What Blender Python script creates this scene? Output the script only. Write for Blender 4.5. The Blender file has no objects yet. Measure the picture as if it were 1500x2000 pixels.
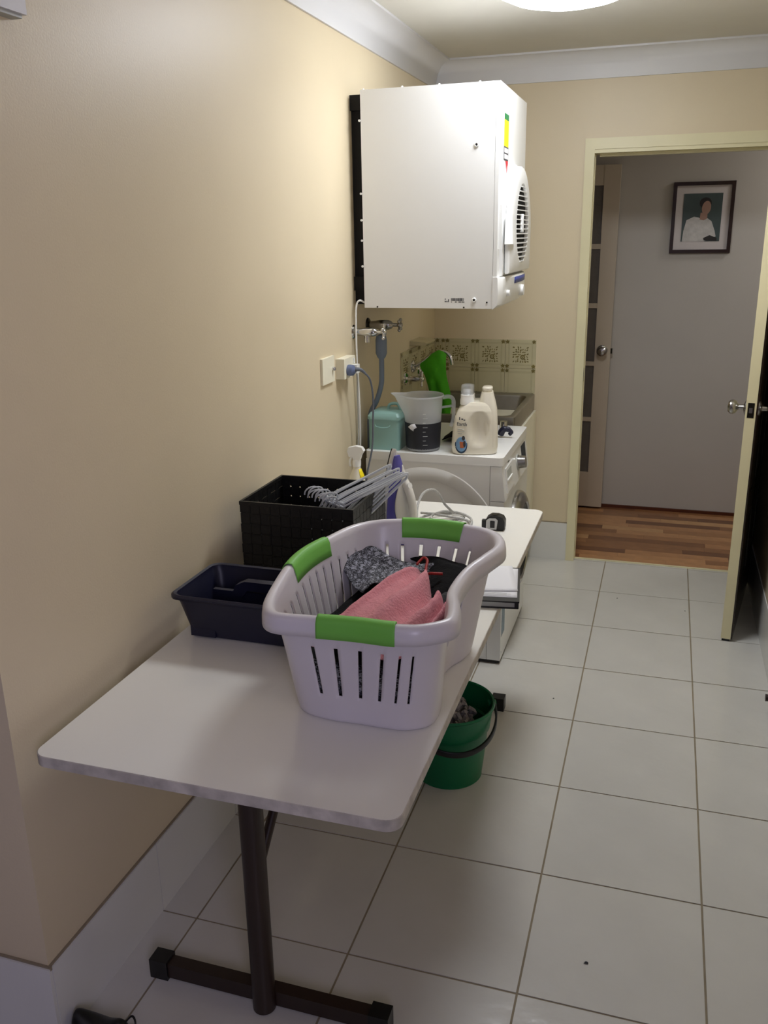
import bpy, bmesh, math, random
from mathutils import Vector, Matrix, noise
PI = math.pi
random.seed(7)
SC = bpy.context.scene
COL = SC.collection

# ------------------------------------------------------------------ camera
RR = [[0.9538147, 0.2999745, -0.0159025], [-0.0757096, 0.291285, 0.9536357], [-0.2906986, 0.9083878, -0.3005428]]
CAMP = Vector((1.11999, 0.0, 1.63476))
cd = bpy.data.cameras.new('camera'); cam = bpy.data.objects.new('camera', cd); COL.objects.link(cam)
r_, u_, f_ = [Vector(v) for v in RR]
M4 = Matrix(((r_.x, u_.x, -f_.x, CAMP.x), (r_.y, u_.y, -f_.y, CAMP.y), (r_.z, u_.z, -f_.z, CAMP.z), (0, 0, 0, 1)))
cam.matrix_world = M4
cd.sensor_fit = 'VERTICAL'; cd.sensor_height = 24.0; cd.lens = 1710.339 * 24.0 / 2000.0
cd.clip_start = 0.02; cd.clip_end = 60
SC.camera = cam

# ------------------------------------------------------------------ world, window light, exposure
w = bpy.data.worlds.new('world'); SC.world = w; w.use_nodes = True
bg = w.node_tree.nodes['Background']; bg.inputs[0].default_value = (0.60, 0.70, 1.0, 1); bg.inputs[1].default_value = 0.45
SC.view_settings.view_transform = 'Standard'; SC.view_settings.look = 'None'
SC.view_settings.exposure = 0.0; SC.view_settings.gamma = 1.0; SC.view_settings.use_curve_mapping = False
def area(name, loc, rot, sx, sy, power, col):
    l = bpy.data.lights.new(name, 'AREA'); l.shape = 'RECTANGLE'; l.size = sx; l.size_y = sy; l.energy = power; l.color = col
    o = bpy.data.objects.new(name, l); COL.objects.link(o); o.location = loc; o.rotation_euler = rot
    return o
# daylight entering through the window in the wall behind the camera
area('window_daylight', (1.63, -0.75, 1.62), (PI/2, 0, PI/2), 1.1, 0.8, 24.0, (0.76, 0.71, 1.0))
# unseen fill light, added to brighten the hall
area('hall_fill', (2.3, 4.95, 2.38), (0, 0, 0), 0.3, 0.3, 7.0, (1.0, 0.97, 0.94))
LAMP_POS = (0.76, 3.04, 2.4)
LAMP_STRENGTH = 31.5

# ------------------------------------------------------------------ materials
def s2l(c):
    c = c/255.0
    return c/12.92 if c <= 0.04045 else ((c+0.055)/1.055)**2.4
def rgb(r, g, b): return (s2l(r), s2l(g), s2l(b), 1)
def mat(name, col, rough=0.5, metal=0.0, var=0.06, scale=6.0, bump=0.0, bscale=40.0, spec=0.5, emit=None, trans=0.0, alpha=1.0, sss=0.0, coat=0.0):
    m = bpy.data.materials.new(name); m.use_nodes = True
    nt = m.node_tree; b = nt.nodes['Principled BSDF']
    c = rgb(*col)
    tc = nt.nodes.new('ShaderNodeTexCoord')
    if var > 0:
        n = nt.nodes.new('ShaderNodeTexNoise'); n.inputs['Scale'].default_value = scale; n.inputs['Detail'].default_value = 4
        nt.links.new(tc.outputs['Object'], n.inputs['Vector'])
        r = nt.nodes.new('ShaderNodeValToRGB')
        r.color_ramp.elements[0].position = 0.3; r.color_ramp.elements[1].position = 0.7
        r.color_ramp.elements[0].color = tuple(x*(1-var) for x in c[:3])+(1,)
        r.color_ramp.elements[1].color = tuple(min(1, x*(1+var)) for x in c[:3])+(1,)
        nt.links.new(n.outputs['Fac'], r.inputs['Fac']); nt.links.new(r.outputs['Color'], b.inputs['Base Color'])
    else:
        b.inputs['Base Color'].default_value = c
    b.inputs['Roughness'].default_value = rough; b.inputs['Metallic'].default_value = metal
    b.inputs['Specular IOR Level'].default_value = spec
    b.inputs['Transmission Weight'].default_value = trans
    b.inputs['Alpha'].default_value = alpha
    b.inputs['Coat Weight'].default_value = coat
    if sss: b.inputs['Subsurface Weight'].default_value = sss; b.inputs['Subsurface Radius'].default_value = (0.01, 0.01, 0.01)
    if bump:
        n2 = nt.nodes.new('ShaderNodeTexNoise'); n2.inputs['Scale'].default_value = bscale; n2.inputs['Detail'].default_value = 3
        bp = nt.nodes.new('ShaderNodeBump'); bp.inputs['Strength'].default_value = bump; bp.inputs['Distance'].default_value = 0.004
        nt.links.new(tc.outputs['Object'], n2.inputs['Vector']); nt.links.new(n2.outputs['Fac'], bp.inputs['Height'])
        nt.links.new(bp.outputs['Normal'], b.inputs['Normal'])
    if emit:
        b.inputs['Emission Color'].default_value = emit[0]; b.inputs['Emission Strength'].default_value = emit[1]
    return m
MT = {}
MT['wall'] = mat('cream_paint', (219, 204, 173), 0.42, var=0.02, scale=3, bump=0.08, bscale=220)
MT['backroom'] = mat('bounce_cut_dark', (92, 84, 78), 0.7, var=0.03)  # dark colour put on the unseen back room walls to cut bounce light
MT['hallwall'] = mat('grey_white_paint', (196, 190, 182), 0.6, var=0.02, scale=3, bump=0.06, bscale=200)
MT['ceiling'] = mat('ceiling_white', (222, 219, 210), 0.8, var=0.02)
MT['cornice'] = mat('cornice_white', (226, 226, 228), 0.45, var=0.01)
MT['tile'] = mat('white_glazed_tile', (208, 206, 199), 0.16, var=0.035, scale=5, bump=0.35, bscale=16, spec=0.5)
MT['skirt'] = mat('skirting_tile', (222, 222, 218), 0.25, var=0.02)
MT['grout'] = mat('grout', (146, 134, 112), 0.9, var=0.12, scale=14)
MT['trim'] = mat('cream_gloss_trim', (226, 218, 180), 0.35, var=0.03)
MT['doorwhite'] = mat('door_white', (206, 192, 172), 0.4, var=0.02)
MT['doordark'] = mat('dark_door_varnish', (46, 34, 26), 0.22, var=0.15, scale=12)
MT['dryer'] = mat('white_enamel', (236, 236, 233), 0.28, var=0.01)
MT['white'] = mat('white_plastic', (238, 238, 234), 0.35, var=0.01)
MT['cream'] = mat('cream_plastic', (235, 230, 208), 0.4, var=0.02)
MT['offgrey'] = mat('light_grey_plastic', (176, 178, 172), 0.4, var=0.03)
MT['black'] = mat('black_plastic', (17, 17, 18), 0.4, var=0.1)
MT['dark'] = mat('dark_cavity', (10, 9, 8), 0.8, var=0.1)
MT['woven'] = mat('black_woven', (8, 8, 9), 0.5, var=0.2, scale=30, bump=0.3, bscale=120)
MT['navy'] = mat('navy_plastic', (22, 24, 48), 0.42, var=0.08)
MT['chrome'] = mat('chrome', (205, 205, 205), 0.12, 1.0, var=0.02)
MT['silver'] = mat('silver_plastic', (196, 196, 194), 0.3, 0.3, var=0.02)
MT['satin'] = mat('satin_nickel', (172, 170, 166), 0.25, 1.0, var=0.03)
MT['darkmetal'] = mat('dark_metal', (60, 58, 52), 0.35, 1.0, var=0.1)
MT['steel'] = mat('stainless_steel', (150, 146, 138), 0.38, 1.0, var=0.06, scale=20)
MT['table'] = mat('table_laminate', (240, 238, 230), 0.18, var=0.015, scale=3, bump=0.05, bscale=30)
MT['chipboard'] = mat('raw_chipboard', (104, 80, 56), 0.85, var=0.2, scale=60)
MT['edge'] = mat('worn_table_edge', (196, 190, 180), 0.55, var=0.25, scale=28)
MT['brown'] = mat('brown_painted_steel', (44, 30, 24), 0.4, var=0.1)
MT['basket'] = mat('basket_plastic', (226, 222, 228), 0.3, var=0.02, sss=0.0)
MT['green'] = mat('green_grip', (118, 196, 80), 0.5, var=0.05)
MT['pink'] = mat('pink_towelling', (226, 152, 160), 0.95, var=0.05, scale=50, bump=0.8, bscale=170)
MT['blackcloth'] = mat('black_cloth', (14, 13, 15), 0.95, var=0.3, scale=40, bump=0.6, bscale=160, spec=0.2)
MT['greycloth'] = mat('charcoal_cloth', (52, 54, 56), 0.95, var=0.2, scale=40, bump=0.5, bscale=160)
MT['redcloth'] = mat('red_ribbon', (160, 30, 26), 0.6, var=0.1)
MT['teal'] = mat('teal_tin', (140, 180, 172), 0.4, var=0.03)
MT['jug'] = mat('translucent_plastic', (232, 236, 238), 0.3, var=0.01, alpha=0.30)
MT['liquid'] = mat('dark_powder', (26, 28, 38), 0.6, var=0.2, scale=25)
MT['bottle'] = mat('pearl_bottle', (232, 226, 208), 0.28, var=0.01)
MT['clearcap'] = mat('clear_cap', (230, 235, 240), 0.12, var=0.0, trans=0.7, alpha=0.45)
MT['hose'] = mat('grey_blue_hose', (108, 120, 136), 0.5, var=0.06)
MT['cordgrey'] = mat('grey_cord', (92, 98, 108), 0.5, var=0.03)
MT['plugblue'] = mat('blue_grey_plug', (96, 108, 140), 0.3, var=0.04)
MT['ironviolet'] = mat('violet_plastic', (92, 88, 168), 0.25, var=0.04)
MT['ironwhite'] = mat('iron_white', (226, 224, 216), 0.25, var=0.01)
MT['rag'] = mat('grey_mop', (150, 144, 142), 0.95, var=0.4, scale=60, bump=1.0, bscale=120)
MT['bucket'] = mat('green_bucket', (0, 112, 66), 0.38, var=0.06)
MT['greencloth'] = mat('bright_green_cloth', (68, 168, 10), 0.8, var=0.1, scale=20, bump=0.3, bscale=60)
MT['hanger'] = mat('clear_grey_hanger', (222, 226, 230), 0.15, var=0.02, alpha=0.75)
MT['paper'] = mat('white_paper', (232, 232, 236), 0.7, var=0.01)
MT['ink'] = mat('ink_grey', (60, 62, 66), 0.7, var=0.05)
MT['blue'] = mat('blue_print', (52, 66, 140), 0.4, var=0.05)
MT['skyblue'] = mat('pale_blue_print', (120, 160, 200), 0.4, var=0.1, scale=40)
MT['stickerblue'] = mat('grey_blue_print', (112, 134, 150), 0.4, var=0.15, scale=30)
MT['deepblue'] = mat('deep_blue_print', (20, 52, 78), 0.4, var=0.2, scale=40)
MT['orange'] = mat('orange_print', (196, 110, 66), 0.5, var=0.1)
MT['yellow'] = mat('yellow_print', (250, 226, 20), 0.5, var=0.03)
MT['darkgreen'] = mat('green_print', (30, 110, 60), 0.5, var=0.03)
MT['redprint'] = mat('red_print', (200, 40, 50), 0.4, var=0.03)
MT['walltile'] = mat('cream_glazed_tile', (196, 188, 154), 0.22, var=0.04, scale=10)
MT['motif'] = mat('olive_motif', (120, 108, 60), 0.4, var=0.2, scale=60)
MT['motifline'] = mat('pale_olive_line', (164, 156, 120), 0.35, var=0.08, scale=30)
MT['pane'] = mat('obscure_glass', (118, 112, 106), 0.3, var=0.08, scale=10, bump=0.4, bscale=60)
MT['frame'] = mat('dark_wood_frame', (40, 18, 20), 0.3, var=0.15, scale=20)
MT['mount'] = mat('picture_mount', (214, 206, 204), 0.8, var=0.01)
MT['photobg'] = mat('photo_background', (66, 80, 80), 0.35, var=0.2, scale=6)
MT['photowhite'] = mat('photo_blouse', (204, 200, 196), 0.35, var=0.12, scale=40)
MT['photoskin'] = mat('photo_skin', (168, 132, 116), 0.35, var=0.06)
MT['photohair'] = mat('photo_hair', (34, 28, 28), 0.35, var=0.1)
MT['darktimber'] = mat('dark_timber_bead', (84, 40, 20), 0.4, var=0.15, scale=20)
WOODS = []
for i, c in enumerate([(172, 124, 82), (142, 98, 62), (188, 144, 98), (126, 84, 52), (158, 112, 72), (116, 76, 48), (180, 132, 88)]):
    WOODS.append(mat('floor_timber_%d' % i, c, 0.28, var=0.14, scale=14))
# patterned garment: black and grey speckled print
def pattern_mat(name, ca, cb, sc):
    m = bpy.data.materials.new(name); m.use_nodes = True; nt = m.node_tree; b = nt.nodes['Principled BSDF']
    tc = nt.nodes.new('ShaderNodeTexCoord'); v = nt.nodes.new('ShaderNodeTexVoronoi'); v.inputs['Scale'].default_value = sc; v.feature = 'DISTANCE_TO_EDGE'
    n = nt.nodes.new('ShaderNodeTexNoise'); n.inputs['Scale'].default_value = sc*0.6; n.inputs['Detail'].default_value = 6
    mx = nt.nodes.new('ShaderNodeMix'); mx.data_type = 'VECTOR'; mx.inputs['Factor'].default_value = 0.03
    nt.links.new(tc.outputs['Object'], mx.inputs['A']); nt.links.new(n.outputs['Color'], mx.inputs['B']); nt.links.new(mx.outputs['Result'], v.inputs['Vector'])
    ma = nt.nodes.new('ShaderNodeMath'); ma.operation = 'MULTIPLY'; nt.links.new(v.outputs['Distance'], ma.inputs[0]); nt.links.new(n.outputs['Fac'], ma.inputs[1])
    r = nt.nodes.new('ShaderNodeValToRGB'); r.color_ramp.elements[0].position = 0.03; r.color_ramp.elements[1].position = 0.12
    r.color_ramp.elements[0].color = rgb(*ca); r.color_ramp.elements[1].color = rgb(*cb)
    nt.links.new(ma.outputs[0], r.inputs['Fac']); nt.links.new(r.outputs['Color'], b.inputs['Base Color']); b.inputs['Roughness'].default_value = 0.9
    return m
MT['pattern'] = pattern_mat('floral_grey_print', (20, 20, 24), (178, 180, 192), 75)
MT['cordwhite'] = pattern_mat('speckled_white_cord', (128, 128, 126), (240, 238, 230), 190)

# ------------------------------------------------------------------ mesh helpers
def world_of(o):
    m = Matrix.Identity(4)
    while o is not None:
        m = o.matrix_basis @ m; o = o.parent
    return m
class B:
    def __init__(s): s.bm = bmesh.new()
    def _bev(s, geom, w, seg=2):
        es = set()
        for f in geom:
            for e in f.edges: es.add(e)
        es = [e for e in es if len(e.link_faces) == 2 and e.calc_face_angle(0) > 0.5]
        bmesh.ops.bevel(s.bm, geom=es, offset=w, segments=seg, profile=0.5, affect='EDGES', clamp_overlap=True)
    def box(s, a, b, bev=0.0, seg=2, mat=None):
        x0, y0, z0 = a; x1, y1, z1 = b
        P = [(x0,y0,z0),(x1,y0,z0),(x1,y1,z0),(x0,y1,z0),(x0,y0,z1),(x1,y0,z1),(x1,y1,z1),(x0,y1,z1)]
        if mat is not None: P = [mat @ Vector(p) for p in P]
        v = [s.bm.verts.new(p) for p in P]
        fs = [s.bm.faces.new([v[i] for i in q]) for q in ((0,3,2,1),(4,5,6,7),(0,1,5,4),(1,2,6,5),(2,3,7,6),(3,0,4,7))]
        if bev: s._bev(fs, bev, seg)
        return s
    def hexa(s, bot, top, bev=0.0, seg=2):   # bottom 4 points and top 4 points
        v = [s.bm.verts.new(p) for p in list(bot)+list(top)]
        fs = [s.bm.faces.new([v[i] for i in q]) for q in ((0,3,2,1),(4,5,6,7),(0,1,5,4),(1,2,6,5),(2,3,7,6),(3,0,4,7))]
        if bev: s._bev(fs, bev, seg)
        return s
    def ring(s, pts): return [s.bm.verts.new(p) for p in pts]
    def bridge(s, a, b, close=True):
        n = len(a)
        for i in range(n if close else n-1):
            j = (i+1) % n
            s.bm.faces.new((a[i], a[j], b[j], b[i]))
    def loft(s, rings, cap0=True, cap1=True, close=True):
        R = [s.ring(p) for p in rings]
        for a, b in zip(R, R[1:]): s.bridge(a, b, close)
        if cap0: s.bm.faces.new(list(reversed(R[0])))
        if cap1: s.bm.faces.new(R[-1])
        return s
    def lathe(s, prof, c=(0,0,0), n=32, axis='Z', cap0=False, cap1=False):
        rings = []
        for r, h in prof:
            pts = []
            for i in range(n):
                t = 2*PI*i/n; a, b_ = r*math.cos(t), r*math.sin(t)
                p = {'Z': (a, b_, h), 'X': (h, a, b_), 'Y': (b_, h, a)}[axis]
                pts.append((c[0]+p[0], c[1]+p[1], c[2]+p[2]))
            rings.append(pts)
        return s.loft(rings, cap0, cap1)
    def cyl(s, p0, p1, r0, r1=None, n=16):
        r1 = r0 if r1 is None else r1
        p0, p1 = Vector(p0), Vector(p1); d = (p1-p0).normalized()
        a = d.orthogonal().normalized(); b = d.cross(a)
        mk = lambda p, r: [p+a*r*math.cos(2*PI*i/n)+b*r*math.sin(2*PI*i/n) for i in range(n)]
        return s.loft([mk(p0, r0), mk(p1, r1)])
    def tube(s, pts, r, n=8, sub=6, radii=None):
        P = spline(pts, sub) if sub > 1 else [Vector(p) for p in pts]
        a = None; rings = []
        for i, p in enumerate(P):
            d = (P[min(i+1, len(P)-1)]-P[max(i-1, 0)]).normalized()
            if a is None: a = d.orthogonal().normalized()
            a = (a-d*a.dot(d)).normalized(); b = d.cross(a)
            rr = r if radii is None else radii[min(len(radii)-1, int(i*len(radii)/len(P)))]
            rings.append([p+a*rr*math.cos(2*PI*k/n)+b*rr*math.sin(2*PI*k/n) for k in range(n)])
        return s.loft(rings)
    def prism(s, poly, axis, h0, h1, bev=0.0, seg=2):
        def mk(p, h):
            return {'X': (h, p[0], p[1]), 'Y': (p[0], h, p[1]), 'Z': (p[0], p[1], h)}[axis]
        a = s.ring([mk(p, h0) for p in poly]); b = s.ring([mk(p, h1) for p in poly])
        n0 = len(s.bm.faces)
        f0 = s.bm.faces.new(list(reversed(a))); f1 = s.bm.faces.new(b); fs = [f0, f1]
        n = len(a)
        for i in range(n):
            j = (i+1) % n; fs.append(s.bm.faces.new((a[i], a[j], b[j], b[i])))
        if bev: s._bev(fs, bev, seg)
        return s
    def sphere(s, c, r, sc=(1,1,1), u=20, v=12):
        m = Matrix.Translation(c) @ Matrix.Diagonal((r*sc[0], r*sc[1], r*sc[2], 1))
        bmesh.ops.create_uvsphere(s.bm, u_segments=u, v_segments=v, radius=1, matrix=m); return s
    def grid(s, fn, nu, nv, closeu=False):
        V = [[s.bm.verts.new(fn(i/(nu if closeu else nu-1), j/(nv-1))) for i in range(nu)] for j in range(nv)]
        for j in range(nv-1):
            for i in range(nu if closeu else nu-1):
                k = (i+1) % nu
                s.bm.faces.new((V[j][i], V[j][k], V[j+1][k], V[j+1][i]))
        return s
    def xf(s, m): bmesh.ops.transform(s.bm, matrix=m, verts=s.bm.verts); return s
    def build(s, name, m, parent=None, local=False, ang=35, solid=0, off=-1, sub=0, label=None, recalc=True):
        if recalc: bmesh.ops.recalc_face_normals(s.bm, faces=s.bm.faces)
        if parent is not None and not local:
            bmesh.ops.transform(s.bm, matrix=world_of(parent).inverted(), verts=s.bm.verts)
        me = bpy.data.meshes.new(name); s.bm.to_mesh(me); s.bm.free()
        me.materials.append(MT[m] if isinstance(m, str) else m)
        for p in me.polygons: p.use_smooth = True
        me.set_sharp_from_angle(angle=math.radians(ang))
        o = bpy.data.objects.new(name, me); COL.objects.link(o)
        if parent is not None: o.parent = parent
        if solid:
            md = o.modifiers.new('thickness', 'SOLIDIFY'); md.thickness = solid; md.offset = off
        if sub:
            md = o.modifiers.new('smooth', 'SUBSURF'); md.levels = sub; md.render_levels = sub
        if label: o['label'] = label
        return o
def spline(pts, sub=6, closed=False):
    P = [Vector(p) for p in pts]; n = len(P); out = []
    rng = range(n) if closed else range(n-1)
    g = (lambda i: P[i % n]) if closed else (lambda i: P[max(0, min(n-1, i))])
    for i in rng:
        p0, p1, p2, p3 = g(i-1), g(i), g(i+1), g(i+2)
        for k in range(sub):
            t = k/sub
            out.append(0.5*((2*p1)+(p2-p0)*t+(2*p0-5*p1+4*p2-p3)*t*t+(3*p1-p0-3*p2+p3)*t**3))
    if not closed: out.append(P[-1])
    return out
def rrect(x0, y0, x1, y1, r, n=6):
    out = []
    for cx, cy, a0 in ((x1-r, y1-r, 0), (x0+r, y1-r, PI/2), (x0+r, y0+r, PI), (x1-r, y0+r, 1.5*PI)):
        for i in range(n+1):
            t = a0+PI/2*i/n; out.append((cx+r*math.cos(t), cy+r*math.sin(t)))
    return out
def thing(name, label, cat, loc=(0,0,0), rotz=0.0, group=None):
    o = bpy.data.objects.new(name, None); COL.objects.link(o); o.empty_display_size = 0.05
    o.location = loc; o.rotation_euler = (0, 0, rotz); o['label'] = label; o['category'] = cat
    if group: o['group'] = group
    return o
def tag(o, label, cat, group=None):
    o['label'] = label; o['category'] = cat
    if group: o['group'] = group
    return o
def struct(o): o['kind'] = 'structure'; return o
def empty_struct(name):
    o = bpy.data.objects.new(name, None); COL.objects.link(o); o.empty_display_size = 0.05; o['kind'] = 'structure'; return o
def recenter(o):      # put a one-mesh thing's origin at its base
    xs = [v.co for v in o.data.vertices]
    lo = Vector((min(v.x for v in xs), min(v.y for v in xs), min(v.z for v in xs))); hi = Vector((max(v.x for v in xs), max(v.y for v in xs), max(v.z for v in xs)))
    c = Vector(((lo.x+hi.x)/2, (lo.y+hi.y)/2, lo.z))
    o.data.transform(Matrix.Translation(-c)); o.location = o.location+c
    return o
def text(body, size, mx, m, parent, name='lettering', ext=0.0004):
    cu = bpy.data.curves.new(name, 'FONT'); cu.body = body; cu.size = size; cu.extrude = ext; cu.align_x = 'CENTER'; cu.align_y = 'CENTER'
    t = bpy.data.objects.new(name, cu); COL.objects.link(t)
    bpy.context.view_layer.update()
    dg = bpy.context.evaluated_depsgraph_get(); me = bpy.data.meshes.new_from_object(t.evaluated_get(dg))
    bpy.data.objects.remove(t); me.name = name
    me.materials.clear(); me.materials.append(MT[m])
    me.transform(mx); me.transform(world_of(parent).inverted())
    o = bpy.data.objects.new(name, me); COL.objects.link(o); o.parent = parent
    return o
def facing(loc, right, up):   # text plane with given right and up vectors
    r = Vector(right).normalized(); u = Vector(up).normalized(); n = r.cross(u)
    return Matrix(((r.x, u.x, n.x, loc[0]), (r.y, u.y, n.y, loc[1]), (r.z, u.z, n.z, loc[2]), (0,0,0,1)))

# ================================================================== SETTING
YF = 4.392; XR = 1.60; H = 2.4; YC = 1.166; YB = -3.4; XL = -2.4
# walls
wl = struct(B().box((-0.12, YC, 0), (0, 4.392, H), 0.006, 2).build('wall_left', 'wall'))
struct(B().box((XL, YC, 0), (-0.12, YC+0.1, H)).build('wall_return', 'wall'))
WY0_, WY1_, WZ0_, WZ1_ = -1.32, -0.18, 1.2, 2.05
bw = B()
bw.box((XR, WY1_, 0), (XR+0.1, YF+0.1, H)); bw.box((XR, YB, 0), (XR+0.1, WY0_, H)); bw.box((XR, WY0_, 0), (XR+0.1, WY1_, WZ0_)); bw.box((XR, WY0_, WZ1_), (XR+0.1, WY1_, H))
struct(bw.build('wall_right', 'wall'))
struct(B().box((XL-0.1, YB, 0), (XL, YC+0.1, H)).build('wall_side', 'backroom'))
struct(B().box((XL-0.1, YB-0.1, 0), (XR+0.1, YB, H)).build('wall_back', 'backroom'))
wn = empty_struct('window_1'); wf = B()
for a, b in (((0, WY0_, WZ0_), (0, WY1_, WZ0_+0.04)), ((0, WY0_, WZ1_-0.04), (0, WY1_, WZ1_)), ((0, WY0_, WZ0_), (0, WY0_+0.04, WZ1_)), ((0, WY1_-0.04, WZ0_), (0, WY1_, WZ1_)), ((0, -0.77, WZ0_), (0, -0.73, WZ1_))):
    wf.box((XR+0.04, a[1], a[2]), (XR+0.08, b[1], b[2]))
wf.build('window_frame', 'trim', wn)
# far wall with doorway
DX0, DX1, DH = 0.757, 1.563, 1.995
fw = B()
fw.box((-0.12, YF, 0), (DX0-0.019, YF+0.1, H)); fw.box((DX0-0.019, YF, DH), (DX1, YF+0.1, H)); fw.box((DX1, YF, 0), (XR+0.1, YF+0.1, H))
struct(fw.build('wall_far', 'wall'))
# ceiling
struct(B().box((XL-0.1, YB-0.1, H), (XR+0.1, YF+0.1, H+0.1)).build('ceiling', 'ceiling'))
# cornice (cove) profile: 0.11 down the wall, 0.058 on the ceiling
def cove(ax, sgn, wall, a0, a1, cut0, cut1):
    # ax: run axis; wall: coordinate of wall; sgn: direction into the room; cut0/cut1: 1 inner mitre, -1 outer mitre, 0 square
    D, W = 0.112, 0.092; prof = [(0, H-D), (0.008, H-D), (0.008, H-D+0.006)]
    for i in range(7):
        t = PI/2*i/6; prof.append((0.008+(W-0.016)*(1-math.cos(t)), H-D+0.006+(D-0.014)*math.sin(t)))
    prof += [(W, H-0.008), (W, H), (0, H)]
    b = B(); rings = []
    for s_, cut, e in ((0, cut0, a0), (1, cut1, a1)):
        pts = []
        for d, z in prof:
            r = e+(d if s_ == 0 else -d)*cut; c = wall+sgn*d
            pts.append((c, r, z) if ax == 'Y' else (r, c, z))
        rings.append(pts)
    b.loft(rings); return b
cn = {}
struct(cove('Y', 1, 0.0, YC, YF, -1, 1).build('trim_1', 'cornice', ang=50))
struct(cove('X', -1, YF, 0.0, XR, 1, 1).build('trim_2', 'cornice', ang=50))
struct(cove('Y', -1, XR, YB, YF, 1, 1).build('trim_3', 'cornice', ang=50))
struct(cove('X', -1, YC, XL, 0.0, 1, -1).build('trim_4', 'cornice', ang=50))
# floor with tiles
fl = struct(B().box((XL-0.1, YB-0.1, -0.1), (XR+0.1, 4.425, -0.0018)).build('floor', 'grout'))
T = 0.405; GX = 0.509; GY = 1.568; G = 0.0026
tile_cache = {}
def tile_mesh(w, d):
    k = (round(w, 4), round(d, 4))
    if k not in tile_cache:
        b = B().box((0, 0, -0.008), (w, d, 0), 0.0016, 1)
        bmesh.ops.recalc_face_normals(b.bm, faces=b.bm.faces)
        me = bpy.data.meshes.new('tile'); b.bm.to_mesh(me); b.bm.free(); me.materials.append(MT['tile']); tile_cache[k] = me
    return tile_cache[k]
def floor_tiles(x_lo, x_hi, y_lo, y_hi):
    i0 = math.floor((x_lo-GX)/T); j0 = math.floor((y_lo-GY)/T)
    for i in range(i0, i0+20):
        for j in range(j0, j0+20):
            a, b = max(x_lo, GX+i*T+G), min(x_hi, GX+(i+1)*T-G); c, d = max(y_lo, GY+j*T+G), min(y_hi, GY+(j+1)*T-G)
            if b-a < 0.012 or d-c < 0.012: continue
            o = bpy.data.objects.new('tile', tile_mesh(b-a, d-c)); COL.objects.link(o); o.parent = fl
            o.location = (a, c, random.uniform(-0.0003, 0.0003)); o.rotation_euler = (random.uniform(-1, 1)*0.0006, random.uniform(-1, 1)*0.0006, 0)
floor_tiles(-1.6, XR, -1.2, YC)
struct(B().box((XL, YB, -0.01), (XR, -1.205, 0)).build('floor_back', 'darktimber')); struct(B().box((XL, -1.2, -0.01), (-1.605, YC, 0)).build('floor_side', 'darktimber')); floor_tiles(0.0, XR, YC+0.001, 4.42)  # unseen back and side floors made dark to lower bounce light
# tiled skirting
SK = 0.2
def skirting(name, ax, wall, sgn, a0, a1, phase):
    e = empty_struct(name); p = phase+math.ceil((a0-phase)/T)*T; cuts = [a0]
    while p < a1-0.02:
        if p > a0+0.02: cuts.append(p)
        p += T
    cuts.append(a1)
    for c0, c1 in zip(cuts, cuts[1:]):
        lo, hi = sorted((wall, wall+sgn*0.009))
        b = B()
        if ax == 'Y': b.box((lo, c0+0.001, 0.0), (hi, c1-0.001, SK), 0.002, 1)
        else: b.box((c0+0.001, lo, 0.0), (c1-0.001, hi, SK), 0.002, 1)
        b.build('tile', 'skirt', e)
    g = B(); lo, hi = sorted((wall, wall+sgn*0.005))   # grout bead along the top
    if ax == 'Y': g.box((lo, a0, SK-0.004), (hi, a1, SK+0.004), 0.0015, 1)
    else: g.box((a0, lo, SK-0.004), (a1, hi, SK+0.004), 0.0015, 1)
    g.build('grout_line', 'grout', e)
skirting('baseboard_left', 'Y', 0.0, 1, YC, YF, GY)
skirting('baseboard_far', 'X', YF, -1, 0.0, 0.712, GX)
skirting('baseboard_right', 'Y', XR, -1, YB, YF, GY)
skirting('baseboard_return', 'X', YC, -1, XL, 0.009, 0.009)
# doorway frame: architrave, jambs, stop
df = empty_struct('door_frame')
AW = 0.047
B().box((DX0-AW, YF-0.014, 0), (DX0-0.004, YF, DH), 0.003).build('architrave', 'trim', df)
B().box((DX0-AW, YF-0.014, DH), (XR-0.002, YF, DH+AW), 0.003).build('architrave', 'trim', df)
B().box((DX1, YF-0.014, 0), (XR-0.01, YF, DH), 0.003).build('architrave', 'trim', df)
B().box((DX0-0.02, YF-0.01, 0), (DX0-0.006, YF+0.11, DH)).build('jamb', 'trim', df)
B().box((DX1-0.016, YF-0.01, 0), (DX1+0.002, YF+0.11, DH)).build('jamb', 'trim', df)
B().box((DX0-0.006, YF-0.01, DH-0.016), (DX1, YF+0.11, DH+0.002)).build('jamb', 'trim', df)
B().box((DX0-0.006, YF+0.032, 0), (DX0-0.0015, YF+0.06, DH-0.016), 0.002).build('door_stop', 'trim', df)
B().box((DX0+0.016, YF+0.032, DH-0.028), (DX1-0.016, YF+0.07, DH-0.016), 0.002).build('door_stop', 'trim', df)
B().box((DX0-0.0065, YF+0.002, 0.935), (DX0-0.0045, YF+0.028, 1.0)).build('strike_plate', 'darkmetal', df)
struct(B().box((DX0-0.006, 4.42, -0.01), (DX1, 4.434, 0.004), 0.002).build('door_threshold', 'trim'))
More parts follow.
